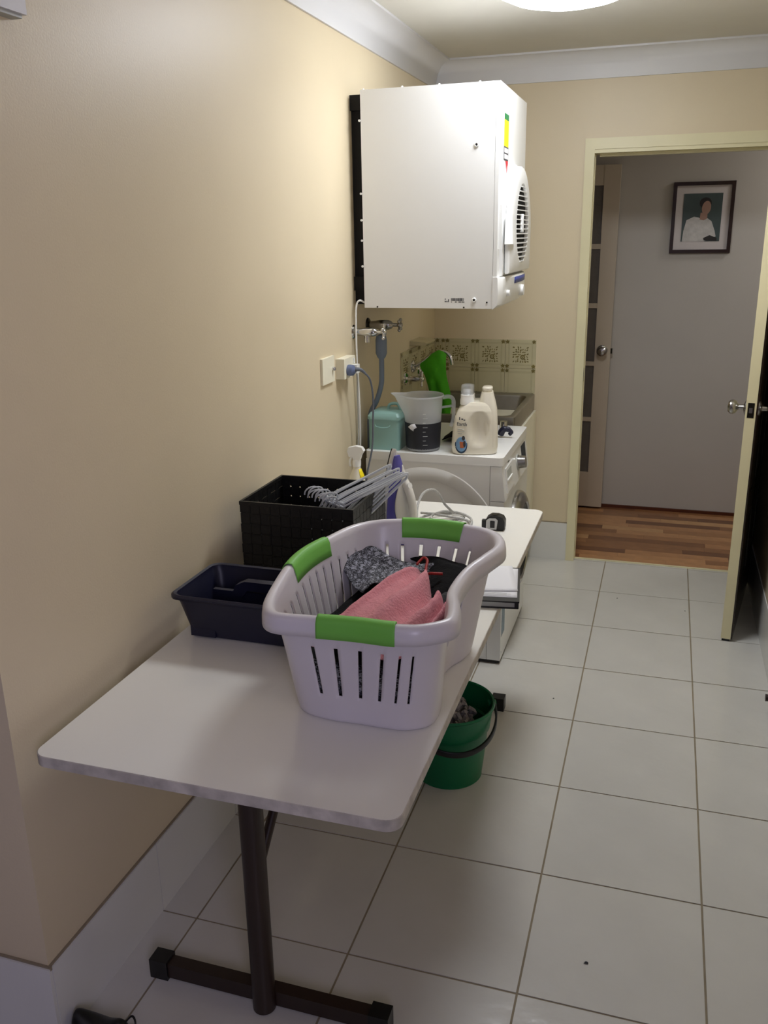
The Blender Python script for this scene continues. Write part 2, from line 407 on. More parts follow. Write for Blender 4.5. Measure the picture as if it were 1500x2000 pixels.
# hall beyond the doorway
YH = 5.40
struct(B().box((-1.2, YH, 0), (3.2, YH+0.1, H)).build('wall_hall', 'hallwall'))
struct(B().box((-1.3, YF+0.1, 0), (-1.2, YH+0.1, H)).build('wall_hall_left', 'hallwall'))
struct(B().box((3.2, YF+0.1, 0), (3.3, YH+0.1, H)).build('wall_hall_right', 'hallwall'))
struct(B().box((-1.3, YF+0.1, H), (3.3, YH+0.1, H+0.1)).build('ceiling_hall', 'ceiling'))
hb = B(); hb.box((-1.3, YF+0.099, 0), (-0.12, YF+0.1, H)); hb.box((XR+0.1, YF+0.099, 0), (3.3, YF+0.1, H)); struct(hb.build('wall_hall_near', 'hallwall'))
fh = struct(B().box((-1.3, 4.425, -0.1), (3.3, YH+0.1, -0.004)).build('floor_hall', 'darktimber'))
PW = 0.0655; y = 4.434; row = 0; rnd = random.Random(21)
plank_cache = {}
while y < YH-0.003:
    x = -0.3-rnd.random()*0.4; y1 = min(y+PW-0.0007, YH)
    while x < 2.2:
        L = rnd.choice((0.34, 0.44, 0.52, 0.62)); x1 = x+L-0.0007
        w_ = rnd.choice(WOODS)
        k = (round(x1-x, 3), round(y1-y, 3), w_.name)
        if k not in plank_cache:
            b = B().box((0, 0, -0.01), (x1-x, y1-y, 0), 0.0005, 1); o = b.build('plank', w_, fh); plank_cache[k] = o.data
        else:
            o = bpy.data.objects.new('plank', plank_cache[k]); COL.objects.link(o); o.parent = fh
        o.location = (x, y, 0)
        x += L
    y += PW; row += 1
struct(B().box((0.0, YH-0.012, 0), (2.2, YH, 0.018), 0.004).build('baseboard_hall', 'darktimber'))

# open door leaf (hinged at the right jamb, latch edge towards the camera)
p_near = Vector((1.4375, 3.59, 0)); p_far = Vector((1.562, 4.372, 0)); dv = (p_far-p_near); LW = dv.length; ang = math.atan2(dv.y, dv.x)
# local: x along the leaf from latch edge to hinge, y across (negative y = right side of the leaf)
d1 = bpy.data.objects.new('door_1', None); COL.objects.link(d1); d1['kind'] = 'structure'; d1.location = (p_near.x, p_near.y, 0); d1.rotation_euler = (0, 0, ang)
DT = 0.038
B().box((0, -DT, 0.012), (LW, 0, 1.975), 0.0015).build('door_panel', 'trim', d1, local=True)
# dark face with raised stiles and sunk panels
b = B(); yy0, yy1 = -DT-0.006, -DT
for a in ((0.004, 0.012, 0.11, 1.975), (LW-0.11, 0.012, LW-0.002, 1.975), (0.11, 0.012, LW-0.11, 0.22), (0.11, 1.86, LW-0.11, 1.975), (0.11, 0.50, LW-0.11, 0.62), (0.11, 1.22, LW-0.11, 1.32), (LW/2-0.05, 0.22, LW/2+0.05, 1.86)):
    b.box((a[0], yy0, a[1]), (a[2], yy1, a[3]), 0.002, 1)
b.build('door_face', 'doordark', d1, local=True)
for x0, x1 in ((0.12, LW/2-0.06), (LW/2+0.06, LW-0.12)):
    for z0, z1 in ((0.23, 0.49), (0.63, 1.21), (1.33, 1.85)):
        B().box((x0, -DT-0.005, z0), (x1, -DT, z1), 0.004, 2).build('door_inset', 'doordark', d1, local=True)
B().box((-0.0012, -0.031, 0.945), (0.001, -0.007, 1.003), 0.0005, 1).build('latch_plate', 'darkmetal', d1, local=True)
B().box((-0.009, -0.025, 0.965), (0.0, -0.013, 0.985), 0.002).build('latch_bolt', 'satin', d1, local=True)
for sg, nm in ((1, 'door_knob'), (-1, 'door_knob')):
    y0 = 0 if sg > 0 else -DT-0.006
    prof = [(0.0, 0.0), (0.031, 0.0), (0.031, 0.004), (0.024, 0.008), (0.011, 0.012), (0.0095, 0.028), (0.014, 0.034), (0.024, 0.040), (0.0285, 0.050), (0.027, 0.060), (0.019, 0.068), (0.0, 0.071)]
    B().lathe([(max(r, 0.0003), y0+sg*h) for r, h in prof], (0.052, 0, 0.975), 28, 'Y').build(nm, 'satin', d1, local=True)
for z in (0.25, 1.75):
    B().cyl((LW+0.004, -0.004, z-0.045), (LW+0.004, -0.004, z+0.045), 0.006).build('hinge', 'satin', d1, local=True)
B().box((0.006, -DT+0.004, 0.0), (0.05, -0.004, 0.012), 0.002).build('bottom_seal', 'black', d1, local=True)

# glazed door folded back against the hall wall
d2 = bpy.data.objects.new('door_2', None); COL.objects.link(d2); d2['kind'] = 'structure'; d2.location = (0.0, 5.35, 0)
gx = [0.0, 0.085, 0.394, 0.424, 0.733, 0.822]; gz = [0.014, 0.232, 0.548, 0.573, 0.882, 0.907, 1.215, 1.243, 1.545, 1.572, 1.885, 1.992]
b = B()
for xa, xb in ((gx[0], gx[1]), (gx[2], gx[3]), (gx[4], gx[5])): b.box((xa, -0.018, gz[0]), (xb, 0.018, gz[11]), 0.002, 1)
for za, zb in ((gz[0], gz[1]), (gz[10], gz[11]), (gz[2], gz[3]), (gz[4], gz[5]), (gz[6], gz[7]), (gz[8], gz[9])): 
    for xa, xb in ((gx[1], gx[2]), (gx[3], gx[4])): b.box((xa, -0.016, za), (xb, 0.016, zb), 0.001, 1)
b.build('door_sash', 'doorwhite', d2, local=True)
for xa, xb in ((gx[1], gx[2]), (gx[3], gx[4])):
    for za, zb in ((gz[1], gz[2]), (gz[3], gz[4]), (gz[5], gz[6]), (gz[7], gz[8]), (gz[9], gz[10])):
        B().box((xa, -0.003, za), (xb, 0.003, zb)).build('pane', 'pane', d2, local=True)
prof = [(0.0, 0.0), (0.031, 0.0), (0.031, 0.004), (0.024, 0.008), (0.011, 0.012), (0.0095, 0.028), (0.014, 0.034), (0.024, 0.040), (0.0285, 0.050), (0.027, 0.060), (0.019, 0.068), (0.0, 0.071)]
B().lathe([(max(r, 0.0003), -0.018-h) for r, h in prof], (0.775, 0, 0.974), 28, 'Y').build('door_knob', 'satin', d2, local=True)
B().box((0.822, -0.008, 0.955), (0.832, 0.006, 0.985), 0.001, 1).build('latch_bolt', 'darkmetal', d2, local=True)
B().box((0.1, -0.01, 0), (0.12, 0.01, 0.014)).build('bottom_bolt', 'darkmetal', d2, local=True)

# framed portrait in the hall
pf = thing('framed_portrait', 'dark wooden framed portrait photograph with a pale mount on the hall wall', 'picture', (1.268, YH-0.001, 1.51))
k = (YH-0.012)/5.33
def PX(x): return CAMP.x+(x-CAMP.x)*k
def PZ(z): return CAMP.z+(z-CAMP.z)*k
fx0, fx1, fz0, fz1 = PX(1.106), PX(1.423), PZ(1.517), PZ(1.888)
b = B(); fwid = 0.019
for a in ((fx0, fz0, fx0+fwid, fz1), (fx1-fwid, fz0, fx1, fz1), (fx0+fwid, fz0, fx1-fwid, fz0+fwid), (fx0+fwid, fz1-fwid, fx1-fwid, fz1)): b.box((a[0], YH-0.020, a[1]), (a[2], YH-0.001, a[3]), 0.003)
b.build('frame', 'frame', pf)
B().box((fx0+0.01, YH-0.010, fz0+0.01), (fx1-0.01, YH-0.004, fz1-0.01)).build('mount', 'mount', pf)
ix0, ix1, iz0, iz1 = PX(1.163), PX(1.363), PZ(1.579), PZ(1.828)
ph = B().box((ix0, YH-0.012, iz0), (ix1, YH-0.010, iz1)).build('photo_print', 'photobg', pf)
def flat(poly, lay, m, nm):   # flat print inside the photo, normalised coordinates
    pts = [(ix0+(ix1-ix0)*p[0], iz0+(iz1-iz0)*p[1]) for p in poly]
    B().prism(pts, 'Y', YH-0.012-0.0003*lay, YH-0.012).build(nm, m, ph)
def blob(cx, cz, rx, rz, n=18, tilt=0): return [(cx+rx*math.cos(t)*math.cos(tilt)-rz*math.sin(t)*math.sin(tilt), cz+(rx*math.cos(t)*math.sin(tilt)+rz*math.sin(t)*math.cos(tilt))) for t in [2*PI*i/n for i in range(n)]]
flat([(0.03, 0), (0.05, 0.22), (0.11, 0.45), (0.30, 0.52), (0.42, 0.50), (0.52, 0.46), (0.62, 0.50), (0.76, 0.42), (0.86, 0.22), (0.9, 0.10), (0.74, 0.05), (0.6, 0)], 1, 'photowhite', 'portrait_blouse')
flat([(0.45, 0.46), (0.46, 0.60), (0.64, 0.60), (0.64, 0.48), (0.56, 0.44)], 2, 'photoskin', 'portrait_neck')
flat(blob(0.57, 0.80, 0.155, 0.115), 3, 'photohair', 'portrait_hair')
flat(blob(0.60, 0.70, 0.115, 0.145, tilt=-0.25), 4, 'photoskin', 'portrait_face')
flat([(0.60, 0.02), (0.58, 0.07), (0.74, 0.13), (0.93, 0.07), (0.93, 0.01)], 4, 'photohair', 'portrait_sleeve')

# ceiling light
cl = thing('ceiling_light', 'round white oyster ceiling light, switched on', 'lamp', LAMP_POS)
B().lathe([(0.001, -0.002), (0.245, -0.002), (0.245, -0.022), (0.235, -0.028)], LAMP_POS, 40).build('lamp_base', 'white', cl)
MT['glow'] = mat('lit_diffuser', (255, 255, 255), 0.4, var=0, emit=((0.955, 0.99, 1.06, 1), LAMP_STRENGTH))
B().lathe([(0.234, -0.02), (0.236, -0.036), (0.215, -0.062), (0.17, -0.082), (0.11, -0.096), (0.05, -0.102), (0.001, -0.103)], LAMP_POS, 40).build('diffuser', 'glow', cl)

# ================================================================== OBJECTS
# ---- folding table
TZ = 0.72; TX0, TX1, TY0, TY1 = 0.047, 0.765, 1.158, 2.925
tb = thing('trestle_table', 'long white laminate folding table with brown pedestal legs against the left wall', 'table', ((TX0+TX1)/2, (TY0+TY1)/2, 0))
B().prism(rrect(TX0+0.001, TY0+0.001, TX1-0.001, TY1-0.001, 0.028), 'Z', TZ-0.0225, TZ, 0.0008, 1).build('table_top', 'table', tb)
B().prism(rrect(TX0+0.004, TY0+0.004, TX1-0.004, TY1-0.004, 0.026), 'Z', TZ-0.0228, TZ-0.0222).build('underside_board', 'chipboard', tb)  # unseen chipboard sheet, added to darken the bounce under the table
b = B(); o_ = rrect(TX0-0.0005, TY0-0.0005, TX1+0.0005, TY1+0.0005, 0.029); i_ = rrect(TX0+0.0015, TY0+0.0015, TX1-0.0015, TY1-0.0015, 0.027)
Rg = [b.ring([(p[0], p[1], z) for p in P]) for P, z in ((i_, TZ-0.0003), (o_, TZ-0.0012), (o_, TZ-0.0225), (i_, TZ-0.0233))]
for a, c in zip(Rg, Rg[1:]): b.bridge(a, c)
b.build('edge_band', 'edge', tb)
B().box((TX0+0.08, TY0+0.12, TZ-0.048), (TX0+0.10, TY1-0.12, TZ-0.0225)).build('under_rail', 'brown', tb)
B().box((TX1-0.14, TY0+0.12, TZ-0.048), (TX1-0.12, TY1-0.12, TZ-0.0225)).build('under_rail', 'brown', tb)
for yl, s in ((1.372, 1), (2.772, -1)):
    yb = yl+0.0
    lg = B().cyl((0.383, yl, 0.004), (0.383, yl, TZ-0.03), 0.0255, n=24).build('leg_post', 'brown', tb)
    B().box((0.112, yl+0.006, 0.006), (0.655, yl+0.036, 0.044), 0.004).build('foot_bar', 'brown', tb)
    for xa in (0.092, 0.625):
        B().box((xa, yl+0.001, 0.0), (xa+0.045, yl+0.041, 0.05), 0.005).build('foot_cap', 'black', tb)
    B().cyl((0.383, yl, TZ-0.036), (0.383, yl, TZ-0.0225), 0.045, n=24).build('top_plate', 'brown', tb)
    B().box((0.12, yl-0.02, TZ-0.045), (0.64, yl+0.02, TZ-0.0225), 0.003).build('top_bearer', 'brown', tb)
    B().cyl((0.383, yl+s*0.02, 0.36), (0.383, yl+s*0.36, TZ-0.03), 0.011, n=12).build('brace', 'brown', tb)

# ---- laundry basket: kidney-shaped plan, rim control points matched to base control points
rimc = [(0.462,1.352),(0.534,1.352),(0.622,1.358),(0.700,1.358),(0.752,1.372),(0.796,1.418),(0.790,1.490),(0.770,1.565),(0.765,1.630),(0.772,1.700),(0.794,1.765),(0.812,1.835),(0.800,1.900),(0.765,1.942),(0.705,1.962),(0.621,1.969),(0.531,1.958),(0.470,1.935),(0.428,1.885),(0.404,1.802),(0.388,1.720),(0.386,1.623),(0.400,1.510),(0.424,1.405)]
basc = [(0.487,1.438),(0.545,1.424),(0.605,1.425),(0.662,1.424),(0.705,1.430),(0.742,1.462),(0.744,1.530),(0.722,1.590),(0.715,1.640),(0.722,1.700),(0.742,1.750),(0.748,1.800),(0.735,1.845),(0.705,1.865),(0.660,1.870),(0.610,1.870),(0.560,1.868),(0.510,1.855),(0.480,1.820),(0.463,1.765),(0.455,1.700),(0.455,1.630),(0.457,1.560),(0.460,1.478)]
NS = 40
RIM = spline([(x, y, 0) for x, y in rimc], NS, True); BAS = spline([(x, y, 0) for x, y in basc], NS, True)
NP = len(RIM)
RIM = [RIM[i]-Vector(((RIM[(i+6) % NP]-RIM[i-6]).y, -(RIM[(i+6) % NP]-RIM[i-6]).x, 0)).normalized()*0.021 for i in range(NP)]
def on(loop, u):
    t = (u % 1.0)*NP; i = int(t); f = t-i; return loop[i % NP].lerp(loop[(i+1) % NP], f)
def nrm(u):
    a = on(RIM, u-0.004); b_ = on(RIM, u+0.004); d = (b_-a).normalized(); return Vector((d.y, -d.x, 0))
def arc_table():
    acc = [0.0]
    for i in range(NP): acc.append(acc[-1]+(RIM[(i+1) % NP]-RIM[i]).length)
    return acc
ACC = arc_table(); PER = ACC[-1]
def rim_z(u):
    # ends and the left handle stand a little proud, the hip on the right dips
    hip = math.exp(-((u-8/24)/0.07)**2); return 0.966-0.012*hip+0.006*math.exp(-((u-21/24)/0.05)**2)+0.004*math.exp(-((u-15.3/24)/0.07)**2)
HB = TZ+0.004
def wallpt(u, v, off=0.0):    # v 0 base .. 1 rim
    p0, p1 = on(BAS, u), on(RIM, u); k = v**0.85*0.82+0.18*v**3
    p = p0.lerp(p1, k); z = HB+(rim_z(u)-HB)*v; q = p+nrm(u)*off; return Vector((q.x, q.y, z))
def u_of(x, y):
    best = min(range(NP), key=lambda i: (RIM[i].x-x)**2+(RIM[i].y-y)**2); return best/NP
slots = []
def slot_set(u0, u1, n, v0, v1, wd=0.0072):
    for i in range(n):
        u = u0+(u1-u0)*i/(n-1); slots.append((u-wd/2/PER, u+wd/2/PER, v0, v1))
slot_set(u_of(0.525,1.375), u_of(0.735,1.388), 6, 0.26, 0.72)      # near end
slot_set(u_of(0.735,1.955), u_of(0.500,1.95), 6, 0.22, 0.80, 0.0075)     # far end
slot_set(u_of(0.425,1.88), u_of(0.423,1.41), 12, 0.22, 0.80, 0.0055)     # left side
slot_set(u_of(0.79,1.50), u_of(0.775,1.71), 5, 0.30, 0.72, 0.007)      # hip side
us = [i/220 for i in range(220)]
for a, c, _, _ in slots:
    us = [u for u in us if not (a-0.0012 < u < c+0.0012)]
for a, c, _, _ in slots: us += [a, c]
us = sorted(us); vs = [0.0, 0.03, 0.08, 0.15, 0.22, 0.26, 0.30, 0.4, 0.5, 0.6, 0.68, 0.72, 0.78, 0.80, 0.84, 0.88, 0.92, 0.96, 1.0]
lb = thing('laundry_basket', 'white plastic kidney shaped laundry basket with green grips and slotted sides on the table', 'basket', (0.6, 1.65, TZ))
b = B()
grid_ = [b.ring([wallpt(u, v) for u in us]) for v in vs]
n = len(us)
for j in range(len(vs)-1):
    for i in range(n):
        um = (us[i]+(us[(i+1) % n] if i+1 < n else 1+us[0]))/2; vm = (vs[j]+vs[j+1])/2
        if any(a < um < c and v0 < vm < v1 for a, c, v0, v1 in slots): continue
        k = (i+1) % n; b.bm.faces.new((grid_[j][i], grid_[j][k], grid_[j+1][k], grid_[j+1][i]))
# rounded base
rb = [b.ring([Vector((on(BAS, u).x, on(BAS, u).y, 0))-nrm(u)*d+Vector((0, 0, HB-dz)) for u in us]) for d, dz in ((0.004, 0.003), (0.012, 0.004))]
b.bridge(grid_[0], rb[0]); b.bridge(rb[0], rb[1]); b.bm.faces.new(rb[1])
# rolled rim and lip
lipp = [(0.004, 0.004), (0.010, 0.0055), (0.017, 0.003), (0.021, -0.004), (0.0225, -0.014), (0.023, -0.030)]
prev = grid_[-1]
for off, dz in lipp:
    cur = b.ring([wallpt(u, 1.0, off)+Vector((0, 0, dz)) for u in us]); b.bridge(prev, cur); prev = cur
bk = b.build('basket_body', 'basket', lb, solid=0.0024, off=0, ang=60)
def grip(u0, u1):
    b = B(); N = 40; prof = [(-0.0022, ('v', 0.865)), (-0.0026, ('v', 0.93)), (-0.0028, ('v', 0.99)), (0.002, ('z', 0.0085)), (0.010, ('z', 0.0098)), (0.018, ('z', 0.0072)), (0.0236, ('z', -0.002)), (0.0252, ('z', -0.014)), (0.0258, ('z', -0.0305))]
    rows = []
    for off, (k, val) in prof:
        row = []
        for i in range(N):
            f = i/(N-1); u = u0+(u1-u0)*f
            p = wallpt(u, val, off) if k == 'v' else wallpt(u, 1.0, off)+Vector((0, 0, val)); row.append(p)
        rows.append(b.ring(row))
    for a, c in zip(rows, rows[1:]): b.bridge(a, c, False)
    b.build('grip', 'green', lb, solid=0.001, off=0, ang=60)
grip(u_of(0.552,1.375), u_of(0.700,1.38)); grip(u_of(0.695,1.940), u_of(0.545,1.94)); grip(u_of(0.420,1.77), u_of(0.410,1.58))

# ---- clothes in the basket
def inside(u, v, k=0.93):     # point inside basket outline, shrunk
    c = Vector((0.6, 1.66, 0)); p = on(BAS, u).lerp(on(RIM, u), v); return c.lerp(p, k)
def heap(nm, m, zb, zt, k, seed, amp=0.014, lab=None, cx=0.0, cy=0.0, fr=9):
    b = B(); N = 72; rings = []
    prof = [(0.0, 0.72, zb), (0.25, 0.9, zb+0.02), (0.6, 0.97, zb+(zt-zb)*0.6), (0.85, 0.9, zt-0.022), (1.0, 0.72, zt-0.008), (1.0, 0.5, zt), (1.0, 0.25, zt+0.004), (1.0, 0.05, zt+0.003)]
    P2 = []
    for a, c in zip(prof, prof[1:]):
        for s_ in range(4): P2.append([a[i]+(c[i]-a[i])*s_/4 for i in range(3)])
    P2.append(prof[-1])
    for j, (t, r, z) in enumerate(P2):
        row = []
        for i in range(N):
            u = i/N; vv = (z-HB)/(0.966-HB)
            q = inside(u, vv, k*r); q = Vector((q.x+cx*(1-r), q.y+cy*(1-r), z))
            nz = noise.noise(Vector((q.x*fr, q.y*fr, seed)))+0.5*noise.noise(Vector((q.x*fr*2.6, q.y*fr*2.6, seed+5)))
            q.z += amp*nz*(min(1, j/6)); row.append(q)
        rings.append(row)
    b.loft(rings); o = b.build(nm, m, None, ang=180); recenter(o); return o
tag(heap('crumpled_garment', 'pattern', HB+0.004, 0.83, 0.955, 3.1, 0.004), 'black and grey floral patterned garment filling the bottom of the basket, seen through the slots', 'clothing')
tag(heap('crumpled_garment', 'blackcloth', 0.828, 0.862, 0.86, 9.4, 0.020), 'large crumpled black garment spread under the pink towel in the basket', 'clothing')
def drape(nm, m, P, thick, label, cat, seed=0, amp=0.006, fr=30, sub=1, folds=None, nu=36, nv=30):
    # P: rows of control points (v) x (u); Catmull-Rom both ways
    rows = [spline(r, max(1, nu//(len(r)-1))) for r in P]; cols = []
    for i in range(len(rows[0])): cols.append(spline([r[i] for r in rows], max(1, nv//(len(P)-1))))
    b = B(); V = []
    for i, c in enumerate(cols):
        row = []
        for j, p in enumerate(c):
            u, v = i/(len(cols)-1), j/(len(c)-1)
            h = amp*(noise.noise(Vector((p.x*fr, p.y*fr, p.z*fr+seed)))+0.5*noise.noise(Vector((p.x*fr*2.3, p.y*fr*2.3, seed+3))))
            if folds: h += folds(u, v)
            row.append(b.bm.verts.new(p+Vector((0, 0, h))))
        V.append(row)
    for a, c in zip(V, V[1:]):
        for j in range(len(a)-1): b.bm.faces.new((a[j], c[j], c[j+1], a[j+1]))
    o = b.build(nm, m, None, solid=thick, off=0, sub=sub, ang=180); recenter(o); return tag(o, label, cat)
fold = lambda u, v: 0.021*math.sin(v*19+u*3)*(0.35+0.65*u)+0.006*math.sin(v*37+u*5)
drape('towel', 'pink', [
    [(0.470,1.455,0.862),(0.530,1.520,0.888),(0.570,1.640,0.905),(0.600,1.770,0.912),(0.615,1.835,0.895)],
    [(0.500,1.440,0.880),(0.570,1.480,0.905),(0.620,1.590,0.918),(0.645,1.720,0.905),(0.650,1.775,0.893)],
    [(0.560,1.436,0.885),(0.630,1.455,0.902),(0.670,1.540,0.905),(0.690,1.620,0.893),(0.690,1.690,0.885)],
    [(0.610,1.432,0.883),(0.670,1.450,0.895),(0.705,1.510,0.905),(0.716,1.580,0.905),(0.722,1.655,0.898)],
    [(0.640,1.430,0.872),(0.690,1.440,0.872),(0.722,1.490,0.878),(0.726,1.560,0.880),(0.730,1.630,0.874)]],
    0.007, 'pink towelling cloth rolled and folded on top of the clothes in the basket', 'towel', 2, 0.005, 34, 1, fold)
fold2 = lambda u, v: 0.006*math.sin(u*14+v*6)
drape('crumpled_garment', 'pattern', [
    [(0.440,1.800,0.886),(0.448,1.850,0.912),(0.475,1.890,0.922),(0.540,1.880,0.896),(0.620,1.888,0.890),(0.700,1.880,0.885)],
    [(0.468,1.780,0.866),(0.490,1.822,0.884),(0.510,1.850,0.888),(0.570,1.856,0.890),(0.630,1.870,0.890),(0.700,1.862,0.880)],
    [(0.512,1.735,0.868),(0.530,1.765,0.874),(0.548,1.800,0.878),(0.590,1.835,0.884),(0.640,1.852,0.884),(0.690,1.850,0.872)]],
    0.004, 'grey and black floral garment with a curled edge at the back left of the basket', 'clothing', 7, 0.004, 30, 1, fold2)
drape('crumpled_garment', 'blackcloth', [
    [(0.560,1.925,0.885),(0.610,1.925,0.893),(0.670,1.915,0.892),(0.715,1.900,0.888),(0.730,1.870,0.870)],
    [(0.640,1.850,0.886),(0.670,1.850,0.900),(0.700,1.840,0.904),(0.722,1.830,0.900),(0.732,1.810,0.880)],
    [(0.640,1.760,0.870),(0.680,1.760,0.886),(0.698,1.750,0.888),(0.712,1.740,0.882),(0.722,1.740,0.862)],
    [(0.660,1.680,0.862),(0.685,1.680,0.868),(0.702,1.680,0.870),(0.712,1.690,0.862),(0.718,1.690,0.850)]],
    0.005, 'folded black garment at the back right corner of the basket', 'clothing', 11, 0.004, 25, 1)
drape('crumpled_garment', 'greycloth', [
    [(0.690,1.730,0.872),(0.708,1.730,0.888),(0.724,1.715,0.878)],
    [(0.692,1.690,0.880),(0.710,1.690,0.896),(0.728,1.680,0.884)],
    [(0.695,1.640,0.870),(0.710,1.640,0.880),(0.726,1.640,0.868)]],
    0.005, 'small charcoal grey garment beside the end of the pink towel', 'clothing', 13, 0.003, 30, 1)
b = B(); b.tube([(0.612,1.830,0.908),(0.622,1.850,0.918),(0.634,1.842,0.916),(0.638,1.815,0.908),(0.646,1.790,0.904),(0.660,1.785,0.908),(0.684,1.788,0.908)], 0.0032, 8)
o = b.build('ribbon_loop', 'redcloth', None); recenter(o); tag(o, 'narrow red strap looped behind the pink towel', 'strap')

# ---- navy cleaning caddy
cx0, cx1, cy0, cy1 = 0.052, 0.412, 1.655, 1.885; cz0, cz1 = TZ, 0.840
cdy = thing('cleaning_caddy', 'navy blue plastic caddy with centre handle beside the wall', 'caddy', ((cx0+cx1)/2, (cy0+cy1)/2, TZ))
b = B()
def rr3(x0, y0, x1, y1, r, z): return [(p[0], p[1], z) for p in rrect(x0, y0, x1, y1, r)]
b.loft([rr3(cx0+0.035, cy0+0.05, cx1-0.035, cy1-0.03, 0.02, cz0+0.001), rr3(cx0+0.028, cy0+0.042, cx1-0.028, cy1-0.025, 0.024, cz0+0.006), rr3(cx0+0.014, cy0+0.014, cx1-0.014, cy1-0.012, 0.026, cz1-0.02), rr3(cx0+0.01, cy0+0.01, cx1-0.01, cy1-0.01, 0.026, cz1-0.012), rr3(cx0+0.009, cy0+0.009, cx1-0.009, cy1-0.009, 0.027, cz1-0.002), rr3(cx0+0.004, cy0+0.004, cx1-0.004, cy1-0.004, 0.028, cz1), rr3(cx0, cy0, cx1, cy1, 0.03, cz1-0.003), rr3(cx0, cy0, cx1, cy1, 0.03, cz1-0.009)], cap0=True, cap1=False)
b.build('caddy_tray', 'navy', cdy, solid=0.0025, off=0)
yc = (cy0+cy1)/2+0.02
b = B(); b.box((cx0+0.05, yc-0.006, cz0+0.006), (cx1-0.05, yc+0.006, cz1-0.03), 0.003); b.build('divider', 'navy', cdy)
b = B(); hp = [(cx0+0.10, cz1-0.031), (cx0+0.115, cz1+0.0), (cx0+0.14, cz1+0.012), (cx1-0.14, cz1+0.012), (cx1-0.115, cz1), (cx1-0.10, cz1-0.031), (cx1-0.13, cz1-0.031), (cx1-0.145, cz1-0.012), (cx0+0.145, cz1-0.012), (cx0+0.13, cz1-0.031)]
b.prism(hp, 'Y', yc-0.011, yc+0.011, 0.003); b.xf(Matrix.Translation((0, 0, -0.012))); b.build('handle', 'navy', cdy)
b = B(); b.box((cx0+0.035, yc-0.10, cz0+0.006), (cx0+0.10, yc-0.055, cz0+0.06), 0.003); b.build('small_compartment', 'navy', cdy)

# ---- black woven storage box
wx0, wx1, wy0, wy1, wz1 = 0.060, 0.384, 2.035, 2.315, 0.960
wb = thing('woven_box', 'tall black woven storage box full of hangers, open at the top', 'storage box', ((wx0+wx1)/2, (wy0+wy1)/2, TZ))
NX, NY, NZ = 11, 10, 8; sx = (wx1-wx0)/NX; sy = (wy1-wy0)/NY; sz = (wz1-TZ-0.008)/NZ
b = B()
b.box((wx0+0.003, wy0+0.003, TZ), (wx1-0.003, wy1-0.003, TZ+0.004)); b.build('box_base', 'woven', wb)
th = 0.0012
def strands(kind):
    b = B()
    # vertical and horizontal strips, each shifted in and out over its neighbours; small gaps are left between them
    for wallk in range(4):
        nn = NX if wallk < 2 else NY; ss = sx if wallk < 2 else sy
        for i in range(nn):
            for j in range(NZ):
                up = ((i+j) % 2 == 0)
                if kind == 'v': g = 0.0018; dpt = 0.0022 if up else 0.0002
                else: g = 0.0018; dpt = 0.0002 if up else 0.0022
                a0 = i*ss+(g if kind == 'v' else -0.0002); a1 = (i+1)*ss-(g if kind == 'v' else -0.0002)
                c0 = TZ+0.004+j*sz+(g if kind == 'h' else -0.0002); c1 = TZ+0.004+(j+1)*sz-(g if kind == 'h' else -0.0002)
                if wallk == 0: b.box((wx0+a0, wy0+0.004-dpt-th, c0), (wx0+a1, wy0+0.004-dpt, c1))
                if wallk == 1: b.box((wx0+a0, wy1-0.004+dpt, c0), (wx0+a1, wy1-0.004+dpt+th, c1))
                if wallk == 2: b.box((wx0+0.004-dpt-th, wy0+a0, c0), (wx0+0.004-dpt, wy0+a1, c1))
                if wallk == 3: b.box((wx1-0.004+dpt, wy0+a0, c0), (wx1-0.004+dpt+th, wy0+a1, c1))
    o = b.build('woven_strips', 'woven', wb, recalc=False); o['kind'] = 'stuff'
strands('v'); strands('h')
b = B(); RO = [(wx0-0.001, wy0-0.001), (wx1+0.001, wy0-0.001), (wx1+0.001, wy1+0.001), (wx0-0.001, wy1+0.001)]; RI = [(wx0+0.006, wy0+0.006), (wx1-0.006, wy0+0.006), (wx1-0.006, wy1-0.006), (wx0+0.006, wy1-0.006)]
rg = [b.ring([(p[0], p[1], z) for p in P]) for P, z in ((RO, wz1-0.010), (RO, wz1), (RI, wz1), (RI, wz1-0.010))]
for a, c in zip(rg, rg[1:]+rg[:1]): b.bridge(a, c)
b.build('rim_band', 'woven', wb)

# ---- plastic hangers leaning out of the box over its right edge
def hanger_mesh():
    b = B()
    L = 0.168
    b.tube([(-0.004, 0, 0.083), (-0.05, 0, 0.064), (-0.105, 0, 0.036), (-L, 0, 0.006), (-L-0.004, 0, -0.004), (-L+0.006, 0, -0.010)], 0.0030, 8, 4)
    b.tube([(0.004, 0, 0.083), (0.05, 0, 0.064), (0.105, 0, 0.036), (L, 0, 0.006), (L+0.004, 0, -0.004), (L-0.006, 0, -0.010)], 0.0030, 8, 4)
    b.tube([(-L+0.004, 0, -0.010), (0, 0, -0.012), (L-0.004, 0, -0.010)], 0.0026, 8, 2)
    b.cyl((0, 0, 0.078), (0, 0, 0.100), 0.005, n=10)
    return b
def hook_mesh():
    b = B(); pts = [(0, 0, 0.098), (0, 0, 0.112)]
    for i in range(9):
        t = -PI/2+PI*1.28*i/8; pts.append((0.021*math.cos(t), 0, 0.134+0.021*math.sin(t)))
    b.tube(pts, 0.0021, 8, 2); return b
LH = ['nearest the viewer in the bundle', 'second from the front of the bundle', 'third from the front of the bundle', 'fourth from the front of the bundle', 'in the middle of the bundle', 'fourth from the back of the bundle', 'third from the back of the bundle', 'second from the back of the bundle', 'rearmost in the bundle, nearest the wall']
hme = hme2 = None
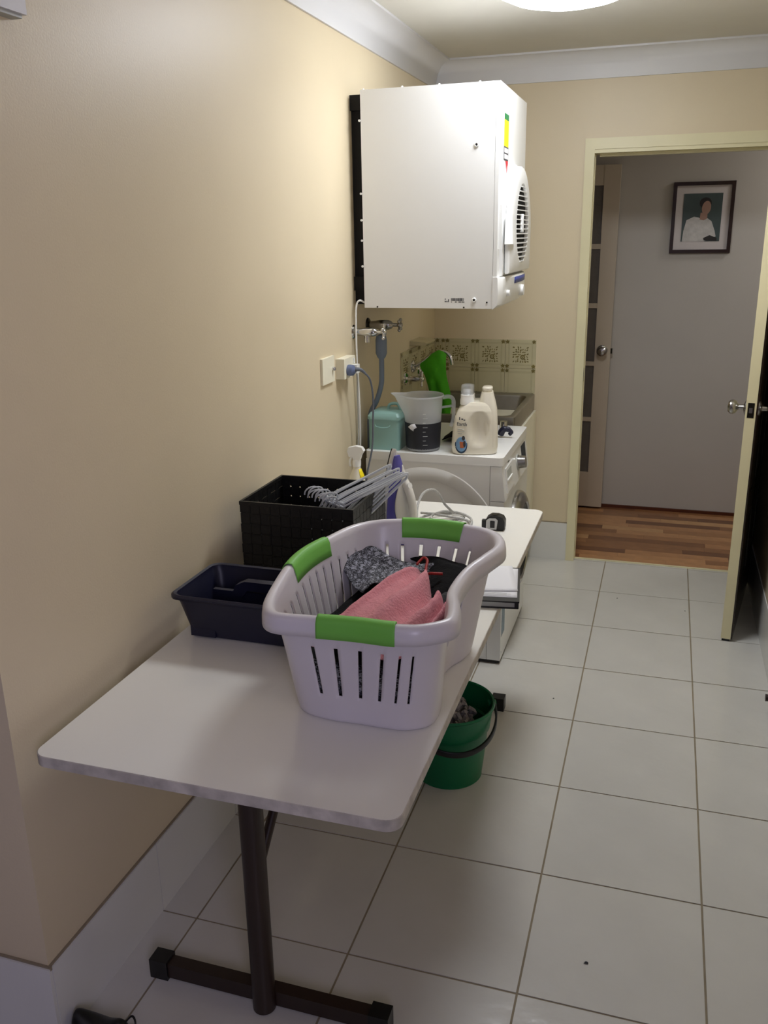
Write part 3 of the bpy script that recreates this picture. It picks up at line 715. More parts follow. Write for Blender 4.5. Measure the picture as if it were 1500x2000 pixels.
for i in range(9):
    f = i/8
    dR = Vector((0.80, 0.46+0.03*math.sin(i*2.3), 0.30+0.03*math.sin(i*1.7))).normalized(); dL = Vector((-0.36, 0.34, -0.87)).normalized()
    zax = -(dR+dL).normalized(); xax = (dR-dL).normalized(); yax = zax.cross(xax)
    neck = Vector((0.262, 2.150, 0.950))+Vector((0.0085, -0.004, -0.0012))*i+xax*0.006*math.sin(i*2.1); c = neck-zax*0.083
    h = bpy.data.objects.new('coat_hanger', None); COL.objects.link(h); h.empty_display_size = 0.05
    h['label'] = 'clear grey plastic hanger ' + LH[i]; h['category'] = 'hanger'; h['group'] = 'plastic hangers in the black woven box'
    M = Matrix(((xax.x, yax.x, zax.x, c.x), (xax.y, yax.y, zax.y, c.y), (xax.z, yax.z, zax.z, c.z), (0,0,0,1)))
    h.matrix_basis = M
    if hme is None:
        o = hanger_mesh().build('hanger_body', 'hanger', h, local=True); hme = o.data; o = hook_mesh().build('hook', 'hanger', h, local=True); hme2 = o.data
    else:
        for nm, me in (('hanger_body', hme), ('hook', hme2)):
            o = bpy.data.objects.new(nm, me); COL.objects.link(o); o.parent = h

# ---- steam iron standing on its heel
ir = thing('steam_iron', 'white and violet steam iron standing on its heel by the hangers', 'iron', (0.362, 2.515, TZ), math.radians(-26)); ir.scale = (0.80, 0.95, 0.96)
# local: x = away from the soleplate (towards the handle), y = width, z = up along the iron
def iw(t): return 0.056*max(0.0, 1-t**1.9)**0.8+0.0015      # half width at height fraction
def sect(t, x0, x1, k, n=9, z0=0.012, z1=0.30):
    wv = iw(t)*k; z = z0+(z1-z0)*t; pts = [(x0, -wv, z), (x0, wv, z)]
    for i in range(n):
        a = PI/2-PI*i/(n-1); pts.append((x0+(x1-x0)*(0.35+0.65*math.cos(a)), wv*math.sin(a)*0.98, z))
    return pts
ts = [0, 0.08, 0.2, 0.35, 0.5, 0.62, 0.74, 0.84, 0.92, 0.97, 1.0]
B().loft([sect(t, -0.030, -0.025, 1.03) for t in ts]).build('soleplate', 'darkmetal', ir, local=True)
B().loft([sect(t, -0.0248, -0.006, 1.0) for t in ts]).build('white_skirt', 'ironwhite', ir, local=True)
def top(t): return 0.055-0.050*t**1.3
B().loft([sect(t*0.93, -0.006, top(t), 0.93) for t in ts]).build('violet_body', 'ironviolet', ir, local=True)
def inset(t, e=0.0): # white oval cover over the violet body, as a slightly larger shell on the camera side
    return sect(0.10+t*0.80, 0.004, top(0.10+t*0.80)+0.006, 0.93)
b = B(); NT = 24; rows = []
for j in range(NT+1):
    t = j/NT; tt = 0.10+0.80*t; wv = iw(tt*0.93)*1.0; z = 0.012+0.288*tt*0.93; half = math.sin(PI*min(1, t*1.15+0.05))**0.6*1.15 if 0 < t < 0.82 else 0.35*(1-t)/0.18+0.05
    half = max(0.06, min(1.2, half)); row = []
    for i in range(15):
        a = -half+2*half*i/14; row.append((0.003+(top(tt)+0.010)*(0.35+0.65*math.cos(a)), wv*math.sin(a), z))
    rows.append(b.ring(row))
for a, c in zip(rows, rows[1:]): b.bridge(a, c, False)
b.build('white_cover', 'ironwhite', ir, local=True, solid=0.002, off=0)
# handle arching over the back
b = B(); b.tube([(0.050, 0, 0.020), (0.072, 0, 0.030), (0.080, 0, 0.075), (0.074, 0, 0.130), (0.058, 0, 0.170), (0.034, 0, 0.200)], 0.015, 14, 6); b.build('handle', 'ironwhite', ir, local=True)
b = B(); b.loft([[(p[0]+0.045, p[1], 0.0) for p in rrect(-0.055, -0.05, 0.035, 0.05, 0.02)], [(p[0]+0.045, p[1], 0.022) for p in rrect(-0.06, -0.045, 0.045, 0.045, 0.02)]]); b.build('heel', 'ironviolet', ir, local=True)
B().cyl((0.052, 0, 0.185), (0.064, 0, 0.190), 0.011, 0.010, 18).build('steam_button', 'white', ir, local=True)
B().cyl((0.036, 0, 0.222), (0.044, 0, 0.226), 0.006, 0.005, 14).build('spray_button', 'white', ir, local=True)
b = B(); b.tube([(0.0625, 0.030*math.cos(t), 0.066+0.026*math.sin(t)) for i, t in enumerate([PI*1.05+PI*0.8*k/8 for k in range(9)])], 0.0028, 8, 3); b.build('thermostat_arc', 'redprint', ir, local=True, label='red thermostat marking')
b = B(); b.tube([(0.0690, 0.020*math.cos(t), 0.068+0.018*math.sin(t)) for t in [PI*0.9+PI*1.0*k/8 for k in range(9)]], 0.0018, 8, 3); b.build('dial_arc', 'ink', ir, local=True)
b = B(); b.box((0.09, -0.012, 0.02), (0.112, 0.012, 0.07), 0.005); b.build('cord_entry', 'white', ir, local=True)
def cord_pts():
    return [(0.425,2.475,0.770),(0.420,2.520,0.785),(0.410,2.570,0.812),(0.412,2.625,0.838),(0.430,2.668,0.842),(0.448,2.695,0.822),(0.462,2.720,0.780),(0.480,2.755,0.738),(0.430,2.725,0.742),(0.385,2.670,0.737),(0.420,2.640,0.740),(0.470,2.680,0.733),(0.520,2.740,0.727),(0.500,2.790,0.727),(0.430,2.760,0.731),(0.385,2.710,0.746),(0.420,2.690,0.752),(0.480,2.700,0.744),(0.540,2.720,0.728),(0.560,2.670,0.727),(0.530,2.620,0.732),(0.470,2.620,0.745),(0.430,2.660,0.751),(0.455,2.740,0.748),(0.510,2.760,0.738),(0.555,2.710,0.737),(0.565,2.640,0.731),(0.550,2.580,0.727),(0.500,2.570,0.727),(0.450,2.610,0.729)]
B().tube(cord_pts(), 0.0042, 8, 6).build('flex_cord', 'cordwhite', ir)

# ---- tape measure
tm = thing('tape_measure', 'small black and silver tape measure near the far end of the table', 'tape measure', (0.640, 2.680, TZ), math.radians(2)); tm.scale = (0.92, 1.0, 1.05)
prof = rrect(-0.030, 0.0, 0.030, 0.046, 0.012)
b = B(); b.prism([(-0.036, 0.004), (-0.032, 0.0), (0.030, 0.0), (0.036, 0.006), (0.036, 0.030), (0.028, 0.042), (0.010, 0.047), (-0.012, 0.047), (-0.028, 0.038), (-0.036, 0.022)], 'Y', -0.016, 0.020, 0.005, 3); b.build('case', 'black', tm, local=True)
b = B(); b.prism([(-0.029, 0.004), (0.008, 0.004), (0.012, 0.034), (0.004, 0.040), (-0.018, 0.039), (-0.028, 0.032)], 'Y', -0.0195, -0.0155, 0.0012, 2); b.build('silver_plate', 'silver', tm, local=True)
b = B(); b.box((-0.014, -0.0225, 0.010), (0.002, -0.019, 0.031), 0.0015); b.build('lock_button', 'black', tm, local=True)
b = B(); b.box((-0.046, -0.006, 0.002), (-0.034, 0.010, 0.028), 0.003); b.build('blade_hook', 'black', tm, local=True)
B().lathe([(0.001, 0.0485), (0.012, 0.0485), (0.013, 0.046)], (0.0, 0.002, 0), 20).build('top_badge', 'darkmetal', tm, local=True)

# ---- black folder and papers overhanging the table edge
FM = Matrix.Translation((0.815, 2.062, 0)) @ Matrix.Rotation(math.radians(8.5), 4, 'Z') @ Matrix.Translation((-0.815, -2.062, 0))
fo = thing('document_folder', 'black ring folder lying at the right table edge under the papers', 'folder', (0.71, 2.17, TZ))
B().box((0.585, 2.062, TZ), (0.815, 2.300, TZ+0.003), 0.001, 1).xf(FM).build('folder_cover', 'black', fo)
B().box((0.590, 2.066, TZ+0.0032), (0.806, 2.296, TZ+0.0175), 0.001, 1).xf(FM).build('folder_contents', 'offgrey', fo)
B().box((0.585, 2.060, TZ+0.0177), (0.818, 2.300, TZ+0.0215), 0.001, 1).xf(FM).build('folder_cover', 'black', fo)
B().box((0.8065, 2.062, TZ+0.0005), (0.8165, 2.300, TZ+0.0205), 0.002, 1).xf(FM).build('folder_spine', 'black', fo)
pz = TZ+0.0217
for (x0, y0, x1, y1, a, lab) in ((0.60, 2.085, 0.812, 2.292, 0.0, 'lower sheet of white paper on the black folder'), (0.598, 2.115, 0.805, 2.296, 0.10, 'upper sheet of white paper with a turned edge on the black folder')):
    b = B(); cx, cy = (x0+x1)/2, (y0+y1)/2
    b.grid(lambda u, v: (cx+(x1-x0)*(u-0.5)*math.cos(a)-(y1-y0)*(v-0.5)*math.sin(a), cy+(x1-x0)*(u-0.5)*math.sin(a)+(y1-y0)*(v-0.5)*math.cos(a), pz+0.0012*max(0, math.sin(u*5))*v), 12, 10)
    t = thing('paper_sheet', lab, 'paper', (cx, cy, pz), 0, 'papers on the folder')
    b.xf(FM); b.build('sheet', 'paper', t, solid=0.0005, off=1)
    if a == 0.0:
        b = B()
        for r_ in range(4): b.box((0.72, 2.093+0.006*r_, pz+0.0008), (0.795-0.01*(r_ % 2), 2.0942+0.006*r_, pz+0.0010))
        b.xf(FM); b.build('printed_lines', 'offgrey', t)
    pz += 0.0022

# ---- green bucket with a grey mop head
bc = (0.565, 2.370, 0.0)
bu = thing('green_bucket', 'green plastic bucket with black handle on the floor under the table', 'bucket', bc)
B().lathe([(0.001, 0.004), (0.098, 0.004), (0.104, 0.008), (0.109, 0.05), (0.117, 0.125), (0.120, 0.17), (0.127, 0.174), (0.136, 0.25), (0.1405, 0.252), (0.1415, 0.246), (0.139, 0.243)], bc, 56).build('bucket_body', 'bucket', bu, solid=0.002, off=0)
B().lathe([(0.100, 0.0), (0.105, 0.0), (0.105, 0.010), (0.100, 0.010)], bc, 48).build('base_ring', 'bucket', bu)
b = B(); a0 = math.radians(28)
hd = [Vector((math.cos(a0), math.sin(a0), 0)), Vector((math.sin(a0), -math.cos(a0), 0))]
pts = []
for i in range(15):
    t = PI*i/14; c = hd[0]*(0.146*math.cos(t))+hd[1]*(0.150*math.sin(t)); pts.append(Vector(bc)+c+Vector((0, 0, 0.225-0.075*math.sin(t))))
P = spline(pts, 3); rings = []
for i, p in enumerate(P):
    d = (P[min(i+1, len(P)-1)]-P[max(0, i-1)]).normalized(); out = (p-Vector((bc[0], bc[1], p.z))).normalized(); upv = out.cross(d).normalized(); out2 = d.cross(upv)
    rings.append([p+out2*0.0035*sx_+upv*0.009*sz_ for sx_, sz_ in ((-1,-0.8),(-0.7,-1),(0.7,-1),(1,-0.8),(1,0.8),(0.7,1),(-0.7,1),(-1,0.8))])
B().loft(rings).build('bail_handle', 'black', bu)
for s_ in (1, -1):
    q = Vector(bc)+hd[0]*(0.138*s_)+Vector((0, 0, 0.225)); B().cyl(q-hd[0]*0.012*s_, q+hd[0]*0.013*s_, 0.012, 0.010).build('handle_lug', 'bucket', bu)
rg_ = random.Random(5); b = B()
for i in range(70):
    a = rg_.random()*2*PI; r = 0.085*math.sqrt(rg_.random()); x, y = bc[0]-0.015+r*math.cos(a), bc[1]+0.01+r*math.sin(a); z = 0.232-0.9*(r**2)*4+rg_.uniform(-0.01, 0.01)
    b.tube([(x, y, z), (x+rg_.uniform(-.02, .02), y+rg_.uniform(-.02, .02), z-0.02), (x+rg_.uniform(-.02, .02), y+rg_.uniform(-.02, .02), z-0.06), (x+rg_.uniform(-.02, .02), y+rg_.uniform(-.02, .02), max(0.03, z-0.13))], 0.007, 6, 3)
b.lathe([(0.001, 0.21), (0.05, 0.19), (0.08, 0.15), (0.09, 0.08), (0.08, 0.03), (0.001, 0.012)], (bc[0]-0.01, bc[1]+0.005, 0), 24)
o = b.build('mop_head', 'rag', None, ang=60); recenter(o); tag(o, 'grey stringy mop head in the green bucket', 'mop')

# ---- black shoe at the wall corner
sh = thing('black_shoe', 'black shoe lying by the wall corner at the bottom left', 'shoe', (0.076, 1.198, 0), math.radians(4)); sh.scale = (0.62, 0.85, 0.82)
def ssec(t):
    wv = (0.026+0.014*math.sin(PI*min(1, t*1.25)))*(1 if t < 0.93 else 0.7); h = 0.082-0.022*math.sin(PI*t)**2*1.0+(-0.02 if t > 0.85 else 0)*(t-0.85)/0.15
    x = -0.09+0.20*t; return [(x, -wv, 0.0), (x, -wv*1.05, h*0.3), (x, -wv*0.8, h*0.75), (x, -wv*0.3, h), (x, wv*0.3, h), (x, wv*0.8, h*0.75), (x, wv*1.05, h*0.3), (x, wv, 0.0)]
B().loft([ssec(t/14) for t in range(15)]).build('upper', 'black', sh, local=True, sub=1, ang=180)
B().tube([(0.09, 0.015, 0.050), (0.112, 0.025, 0.066), (0.132, 0.015, 0.060), (0.135, 0.0, 0.035), (0.115, -0.015, 0.02)], 0.003, 8, 5).build('strap_loop', 'black', sh, local=True)
B().box((-0.09, -0.042, 0.0), (0.112, 0.042, 0.012), 0.006).build('sole', 'black', sh, local=True)

# ---- washing machine
WX0, WX1, WY0, WY1, WZ = 0.050, 0.592, 3.125, 3.705, 0.845
wm = thing('washing_machine', 'white front loading washing machine beyond the far end of the table', 'washing machine', ((WX0+WX1)/2, (WY0+WY1)/2, 0))
B().box((WX0, WY0, 0.018), (WX1-0.055, WY1, WZ-0.032), 0.006).build('cabinet', 'dryer', wm)
B().box((WX1-0.0535, WY0, 0.018), (WX1, WY1, WZ-0.17), 0.010, 3).build('front_panel', 'dryer', wm)
B().hexa([(WX1-0.0535, WY0, WZ-0.168), (WX1+0.004, WY0, WZ-0.168), (WX1+0.004, WY1, WZ-0.168), (WX1-0.0535, WY1, WZ-0.168)], [(WX1-0.0535, WY0, WZ-0.034), (WX1-0.012, WY0, WZ-0.034), (WX1-0.012, WY1, WZ-0.034), (WX1-0.0535, WY1, WZ-0.034)], 0.006).build('control_panel', 'dryer', wm)
B().prism(rrect(WX0-0.002, WY0-0.003, WX1-0.006, WY1+0.003, 0.02), 'Z', WZ-0.032, WZ, 0.010, 3).build('lid', 'dryer', wm)
# slanted panel frame of reference
sl = Vector((0.016, 0, -0.134)).normalized()      # down the panel
nP = Vector((0.134, 0, 0.016)).normalized()
def onpanel(y, d): return Vector((WX1-0.012, y, WZ-0.034))+sl*d
def panel_box(nm, m, y0, y1, d0, d1, h, bev=0.001, parent=wm, base=0.0):
    bot = [onpanel(y0, d0)+nP*base, onpanel(y1, d0)+nP*base, onpanel(y1, d1)+nP*base, onpanel(y0, d1)+nP*base]; topp = [p+nP*h for p in bot]
    return B().hexa(bot, topp, bev).build(nm, m, parent)
dr = panel_box('detergent_drawer', 'dryer', 3.175, 3.345, 0.020, 0.115, 0.005)
panel_box('drawer_recess', 'offgrey', 3.195, 3.285, 0.032, 0.062, 0.0006, 0.0002, dr, 0.005)
panel_box('drawer_lip', 'white', 3.190, 3.290, 0.066, 0.072, 0.004, 0.001, dr, 0.005)
kn = onpanel(3.458, 0.062)
B().cyl(kn, kn+nP*0.004, 0.034, 0.033, 32).build('knob_ring', 'offgrey', wm)
B().cyl(kn+nP*0.004, kn+nP*0.034, 0.027, 0.024, 32).build('program_knob', 'satin', wm)
panel_box('display_window', 'greycloth', 3.560, 3.660, 0.020, 0.085, 0.0015)
panel_box('brand_mark', 'ink', 3.250, 3.290, 0.010, 0.0145, 0.0004, 0.0001)
DC = (WX1+0.0, 3.405, 0.435)
B().lathe([(0.205, 0.0), (0.205, 0.012), (0.198, 0.026), (0.180, 0.036), (0.160, 0.040), (0.155, 0.034)], DC, 56, 'X').build('door_ring', 'satin', wm)
B().lathe([(0.155, 0.034), (0.148, 0.036), (0.13, 0.020), (0.09, 0.004), (0.001, 0.001)], DC, 48, 'X').build('door_glass', 'black', wm)
B().box((WX1-0.001, WY0+0.02, 0.045), (WX1+0.001, WY0+0.021+0.0, 0.05)).build('panel_tab', 'offgrey', wm)
B().box((WX1-0.0005, WY0+0.018, 0.115), (WX1+0.0008, WY0+0.085, 0.240), 0.0002, 1).build('sticker', 'stickerblue', wm)
b = B()
for k_ in range(3): b.box((WX1-0.0005, WY0+0.030+0.018*k_, 0.252), (WX1+0.0008, WY0+0.040+0.018*k_, 0.268+0.003*k_))
b.build('printed_marks', 'hose', wm)
for xx in (WX0+0.03, WX1-0.06):
    for yy in (WY0+0.03, WY1-0.06): B().cyl((xx+0.012, yy+0.012, 0), (xx+0.012, yy+0.012, 0.02), 0.02).build('foot', 'black', wm)
B().box((WX0+0.01, WY0+0.008, 0.004), (WX1-0.004, WY1-0.008, 0.018)).build('plinth', 'black', wm)
# pressed arc in the side panel
b = B(); rows = []
for i in range(41):
    t = PI*(0.02+0.96*i/40); cc, ss = math.cos(t), math.sin(t); ce = (0.295, 0.445)
    rows.append([(ce[0]+0.300*cc, WY0+0.001, ce[1]+0.350*ss), (ce[0]+0.296*cc, WY0-0.0025, ce[1]+0.345*ss), (ce[0]+0.262*cc, WY0-0.003, ce[1]+0.300*ss), (ce[0]+0.256*cc, WY0+0.001, ce[1]+0.293*ss)])
rows = [[(min(WX1-0.057, p[0]), p[1], p[2]) for p in r] for r in rows]
b.loft(rows); b.build('pressed_arc', 'dryer', wm)

# ---- items on the washing machine
tt = thing('storage_tin', 'pale teal lidded storage tin at the back left of the washing machine', 'tin', (0.125, 3.245, WZ))
tx0, tx1, ty0, ty1 = 0.054, 0.178, 3.150, 3.300
b = B(); b.prism(rrect(tx0, ty0, tx1, ty1, 0.012, 4), 'Z', WZ, WZ+0.122, 0.002, 1); b.build('tin_body', 'teal', tt)
b = B(); b.loft([rr3(tx0-0.004, ty0-0.004, tx1+0.004, ty1+0.004, 0.014, WZ+0.118), rr3(tx0-0.004, ty0-0.004, tx1+0.004, ty1+0.004, 0.014, WZ+0.130), rr3(tx0+0.004, ty0+0.004, tx1-0.004, ty1-0.004, 0.014, WZ+0.142), rr3(tx0+0.025, ty0+0.025, tx1-0.025, ty1-0.025, 0.014, WZ+0.147)]); b.build('tin_lid', 'teal', tt)
b = B(); b.tube([(0.112, 3.225, WZ+0.145), (0.120, 3.225, WZ+0.165), (0.150, 3.225, WZ+0.168), (0.162, 3.225, WZ+0.145)], 0.006, 10); b.build('lid_handle', 'teal', tt)
b = B(); b.tube([(0.082, ty0, WZ+0.098), (0.088, ty0-0.004, WZ+0.091), (0.112, ty0-0.006, WZ+0.088), (0.136, ty0-0.004, WZ+0.091), (0.142, ty0, WZ+0.098)], 0.0024, 8); b.build('front_handle', 'teal', tt)

jc = Vector((0.258, 3.205, WZ))
jg = thing('measuring_jug', 'translucent plastic measuring jug with dark contents between tin and bottles', 'jug', jc)
JR = [(0.060, 0.002), (0.064, 0.006), (0.066, 0.06), (0.070, 0.13), (0.074, 0.198), (0.076, 0.208), (0.079, 0.212), (0.080, 0.207)]
b = B(); rings = []
for r, h in JR:
    row = []
    for i in range(48):
        t = 2*PI*i/48; da = ((t-PI+PI) % (2*PI))-PI; sp = math.exp(-(da/0.26)**2)*0.044*max(0, (h-0.13)/0.08)**1.6
        row.append((jc.x+(r+sp)*math.cos(t), jc.y+(r+sp)*math.sin(t), jc.z+h+(0.004*math.exp(-(da/0.3)**2) if h > 0.19 else 0)))
    rings.append(row)
b.loft(rings, cap0=True, cap1=False); b.xf(Matrix.Translation(jc) @ Matrix.Rotation(PI*0.04, 4, 'Z') @ Matrix.Translation(-jc)); b.build('jug_body', 'jug', jg, solid=0.002, off=0)
B().lathe([(0.001, 0.0075), (0.0645, 0.0078), (0.0668, 0.02), (0.0678, 0.06), (0.0701, 0.10), (0.0707, 0.110), (0.060, 0.116), (0.03, 0.120), (0.001, 0.118)], jc, 40).build('dark_contents', 'liquid', jg)
b = B(); P = [(0.076, 0.198), (0.100, 0.201), (0.116, 0.190), (0.119, 0.160), (0.117, 0.110), (0.108, 0.085)]
b.tube([(jc.x+p*math.cos(0.40), jc.y+p*math.sin(0.40), jc.z+h) for p, h in P], 0.0078, 10, 6); b.tube([(jc.x+0.066, jc.y+0.028, jc.z+0.160), (jc.x+0.107, jc.y+0.045, jc.z+0.165)], 0.005, 8, 2); b.build('jug_handle', 'jug', jg)
b = B(); a1 = -PI/2-0.30
def jp(a, z): return (jc.x+0.0718*math.cos(a), jc.y+0.0718*math.sin(a), jc.z+z)
b.bm.faces.new([b.bm.verts.new(jp(a1+da, z)) for da, z in ((-0.35, 0.096), (-0.12, 0.108), (0.10, 0.112), (0.22, 0.098), (0.05, 0.090), (0.02, 0.082), (-0.2, 0.090))]); b.build('label_scrap', 'paper', jg, solid=0.0006, off=0)
b = B()
for k_ in range(9):
    z = 0.03+k_*0.017; a2 = -PI/2+0.25; b.tube([jp(a2+q*0.05, z) for q in range(4 if k_ % 2 else 6)], 0.0008, 6, 1)
b.build('scale_marks', 'offgrey', jg)

# detergent bottle: lofted superellipse body, recessed side grip, capped spout
def bottle(loc, rot, lab, first):
    t0 = thing('detergent_bottle', lab, 'bottle', loc, rot, 'white detergent bottles')
    # local: x width, y depth, z up
    secs = [(0.0, 0.078, 0.040, 0.0), (0.004, 0.084, 0.045, 0.0), (0.03, 0.087, 0.048, 0.0), (0.09, 0.084, 0.048, 0.001), (0.14, 0.078, 0.046, 0.003), (0.165, 0.070, 0.043, 0.006), (0.185, 0.058, 0.036, 0.010), (0.196, 0.050, 0.030, 0.012)]
    b = B(); rings = []; n = 56
    S = []
    for a, c in zip(secs, secs[1:]):
        for q in range(5): S.append([a[i]+(c[i]-a[i])*q/5 for i in range(4)])
    S.append(secs[-1])
    for z, wx, wy, cx in S:
        row = []
        for i in range(n):
            t = 2*PI*i/n; ct, st = math.cos(t), math.sin(t)
            x = cx+wx*abs(ct)**0.75*(1 if ct >= 0 else -1); y = wy*abs(st)**0.8*(1 if st >= 0 else -1)
            # crescent shaped finger recess on both broad faces
            e = ((x-0.014)/0.036)**2+((z-0.098)/0.068)**2
            if e < 1 and abs(y) > 0.012: y *= 1-0.42*(1-e)**0.6*(1.0 if x > -0.03 else 0.6)
            row.append((x, y, z))
        rings.append(row)
    b.loft(rings); b.build('bottle_body', 'bottle', t0, local=True, ang=50)
    # handle column on the right
    b = B(); b.loft([[(p[0]+x, p[1], z) for p in rrect(-w_, -d_, w_, d_, min(w_, d_)*0.7, 5)] for z, x, w_, d_ in ((0.03, 0.058, 0.024, 0.038), (0.10, 0.056, 0.028, 0.038), (0.16, 0.050, 0.031, 0.034), (0.19, 0.045, 0.030, 0.030), (0.214, 0.044, 0.025, 0.025), (0.232, 0.044, 0.021, 0.021))]); b.build('handle_column', 'bottle', t0, local=True, ang=50)
    B().lathe([(0.001, 0.252), (0.0165, 0.251), (0.0195, 0.247), (0.0195, 0.241), (0.017, 0.238), (0.017, 0.228)], (0.044, 0, 0), 28).build('rear_plug', 'bottle', t0, local=True)
    cxx = -0.030
    B().lathe([(0.026, 0.186), (0.026, 0.205), (0.0245, 0.208), (0.0245, 0.222), (0.022, 0.224)], (cxx, 0, 0), 32, cap1=True).build('cap_collar', 'white', t0, local=True)
    B().lathe([(0.016, 0.222), (0.016, 0.236), (0.011, 0.243), (0.001, 0.244)], (cxx, 0, 0), 28).build('pour_spout', 'white', t0, local=True)
    B().lathe([(0.0235, 0.2235), (0.0235, 0.252), (0.021, 0.259), (0.014, 0.2605), (0.001, 0.2605)], (cxx, 0, 0), 32).build('clear_cap', 'clearcap', t0, local=True, solid=0.001, off=-1)
    return t0
bt = bottle((0.464, 3.190, WZ), math.radians(14), 'white detergent bottle in front, with clear cap and printed label', True)
# printed label on the front bottle
def bx(x, y, z): return (x, y, z)
def bottle_y(x, z):   # front surface of the bottle at local x, z (broad face, negative y)
    wx, wy = (0.086, 0.048) if z < 0.1 else (0.080, 0.046); q = min(0.999, abs((x)/wx)); ct = q**(1/0.75); st = math.sqrt(max(0, 1-ct*ct)); y = wy*st**0.8
    e = ((x-0.014)/0.036)**2+((z-0.098)/0.068)**2
    if e < 1: y *= 1-0.42*(1-e)**0.6*(1.0 if x > -0.03 else 0.6)
    return -y
def decal(poly, m, nm, lift=0.0008):
    cx = sum(p[0] for p in poly)/len(poly); cz = sum(p[1] for p in poly)/len(poly); b = B(); rows = []
    for k_ in range(7):
        f = k_/6; rows.append(b.ring([(cx+(p[0]-cx)*f*1.0 if f else cx+(p[0]-cx)*0.01, bottle_y(cx+(p[0]-cx)*max(f, .01), cz+(p[1]-cz)*f)-lift, cz+(p[1]-cz)*max(f, .01)) for p in poly]))
    for a, c in zip(rows, rows[1:]): b.bridge(a, c)
    b.build(nm, m, bt, local=True, solid=0.0003, off=0)
decal([(-0.052+0.023*math.cos(t), 0.040+0.033*math.sin(t)) for t in [PI*(0.92+1.16*i/24) for i in range(25)]], 'deepblue', 'picture_label', 0.0004)
decal([(-0.052+0.020*math.cos(t), 0.042+0.028*math.sin(t)) for t in [2*PI*i/24 for i in range(24)]], 'skyblue', 'picture_label', 0.0008)
decal([(-0.056, 0.028), (-0.042, 0.028), (-0.038, 0.052), (-0.058, 0.052)], 'orange', 'picture_label', 0.0013)
decal([(-0.044+0.006*math.cos(t), 0.066+0.009*math.sin(t)) for t in [2*PI*i/14 for i in range(14)]], 'ink', 'picture_label', 0.0016)
decal([(-0.040+0.005*math.cos(t), 0.044+0.013*math.sin(t)) for t in [2*PI*i/14 for i in range(14)]], 'ink', 'picture_label', 0.0018)
def blabel(s_, x, z, size, m='ink'):
    y = bottle_y(x, z)-0.0016; dx = (bottle_y(x+0.004, z)-bottle_y(x-0.004, z))/0.008
    mm = world_of(bt) @ facing((x, y, z), (1, dx, 0), (0, 0, 1)); text(s_, size, mm, m, bt)
blabel('Earth', -0.050, 0.118, 0.019)
for (x_, z_, w_, h_) in ((-0.060, 0.139, 0.003, 0.011), (-0.052, 0.137, 0.006, 0.005), (-0.044, 0.134, 0.006, 0.004)): decal([(x_, z_-h_/2), (x_+w_, z_-h_/2), (x_+w_, z_+h_/2), (x_, z_+h_/2)], 'ink', 'printed_marks', 0.0008)
for z_, x_, w_ in ((0.099, -0.066, 0.022), (0.091, -0.066, 0.026), (0.083, -0.064, 0.016)): decal([(x_, z_-0.0012), (x_+w_, z_-0.0012), (x_+w_, z_+0.0012), (x_, z_+0.0012)], 'offgrey', 'printed_marks', 0.0008)
bt2 = bottle((0.442, 3.312, WZ), math.radians(14), 'second white detergent bottle, half hidden behind the front one', False); bt2.scale = (1, 1, 0.93)

b = B(); b.tube([(0.512, 3.475, WZ+0.012), (0.522, 3.470, WZ+0.032), (0.540, 3.470, WZ+0.036), (0.556, 3.470, WZ+0.024), (0.548, 3.472, WZ+0.014)], 0.012, 10, 6, radii=[0.014, 0.013, 0.011, 0.009, 0.008])
o = b.build('rolled_sock', 'navy', None); recenter(o); tag(o, 'dark navy sock curled on the washing machine behind the bottles', 'sock')
drape('folded_cloth', 'blackcloth', [[(0.300,3.340,WZ+0.006),(0.335,3.335,WZ+0.022),(0.380,3.340,WZ+0.024),(0.420,3.350,WZ+0.008)], [(0.300,3.400,WZ+0.010),(0.335,3.400,WZ+0.032),(0.380,3.405,WZ+0.034),(0.420,3.410,WZ+0.010)], [(0.300,3.460,WZ+0.006),(0.340,3.460,WZ+0.022),(0.380,3.460,WZ+0.022),(0.420,3.460,WZ+0.006)]], 0.004, 'dark cloth lying on the washing machine between jug and bottle', 'cloth', 4, 0.003, 40, 1)
o = B().box((0.335, 3.52, WZ), (0.425, 3.58, WZ+0.038), 0.003).build('soap_carton', 'cream', None); recenter(o); tag(o, 'small cream carton standing behind the dark cloth on the washing machine', 'box')
B_ = B().cyl((0.505, 3.58, WZ), (0.505, 3.58, WZ+0.045), 0.018, 0.016, 24); o = B_.build('chrome_plug', 'chrome', None); recenter(o); tag(o, 'small chrome sink plug standing at the back of the washing machine', 'sink plug')

# ---- laundry trough
tr = thing('laundry_trough', 'stainless steel laundry sink in a cream cabinet in the far corner', 'sink', (0.26, 4.05, 0))
sx0, sx1, sy0, sy1, sz = 0.003, 0.522, 3.765, 4.380, 0.868
def rectring(x0, y0, x1, y1, r, z): return [(p[0], p[1], z) for p in rrect(x0, y0, x1, y1, r, 6)]
b = B()
b.loft([rectring(sx0, sy0, sx1, sy1, 0.012, sz-0.075), rectring(sx0, sy0, sx1, sy1, 0.012, sz), rectring(sx0+0.004, sy0+0.004, sx1-0.004, sy1-0.004, 0.012, sz+0.003), rectring(sx0+0.028, sy0+0.028, sx1-0.028, sy1-0.055, 0.04, sz+0.001), rectring(sx0+0.034, sy0+0.034, sx1-0.034, sy1-0.061, 0.04, sz-0.008), rectring(sx0+0.055, sy0+0.055, sx1-0.055, sy1-0.085, 0.05, sz-0.20), rectring(sx0+0.08, sy0+0.08, sx1-0.08, sy1-0.11, 0.05, sz-0.215)], cap0=False, cap1=True)
b.build('sink_bowl', 'steel', tr, ang=40)
B().lathe([(0.035, -0.2145), (0.035, -0.212), (0.024, -0.211), (0.022, -0.2145)], (0.26, 4.05, sz), 28).build('waste', 'chrome', tr)
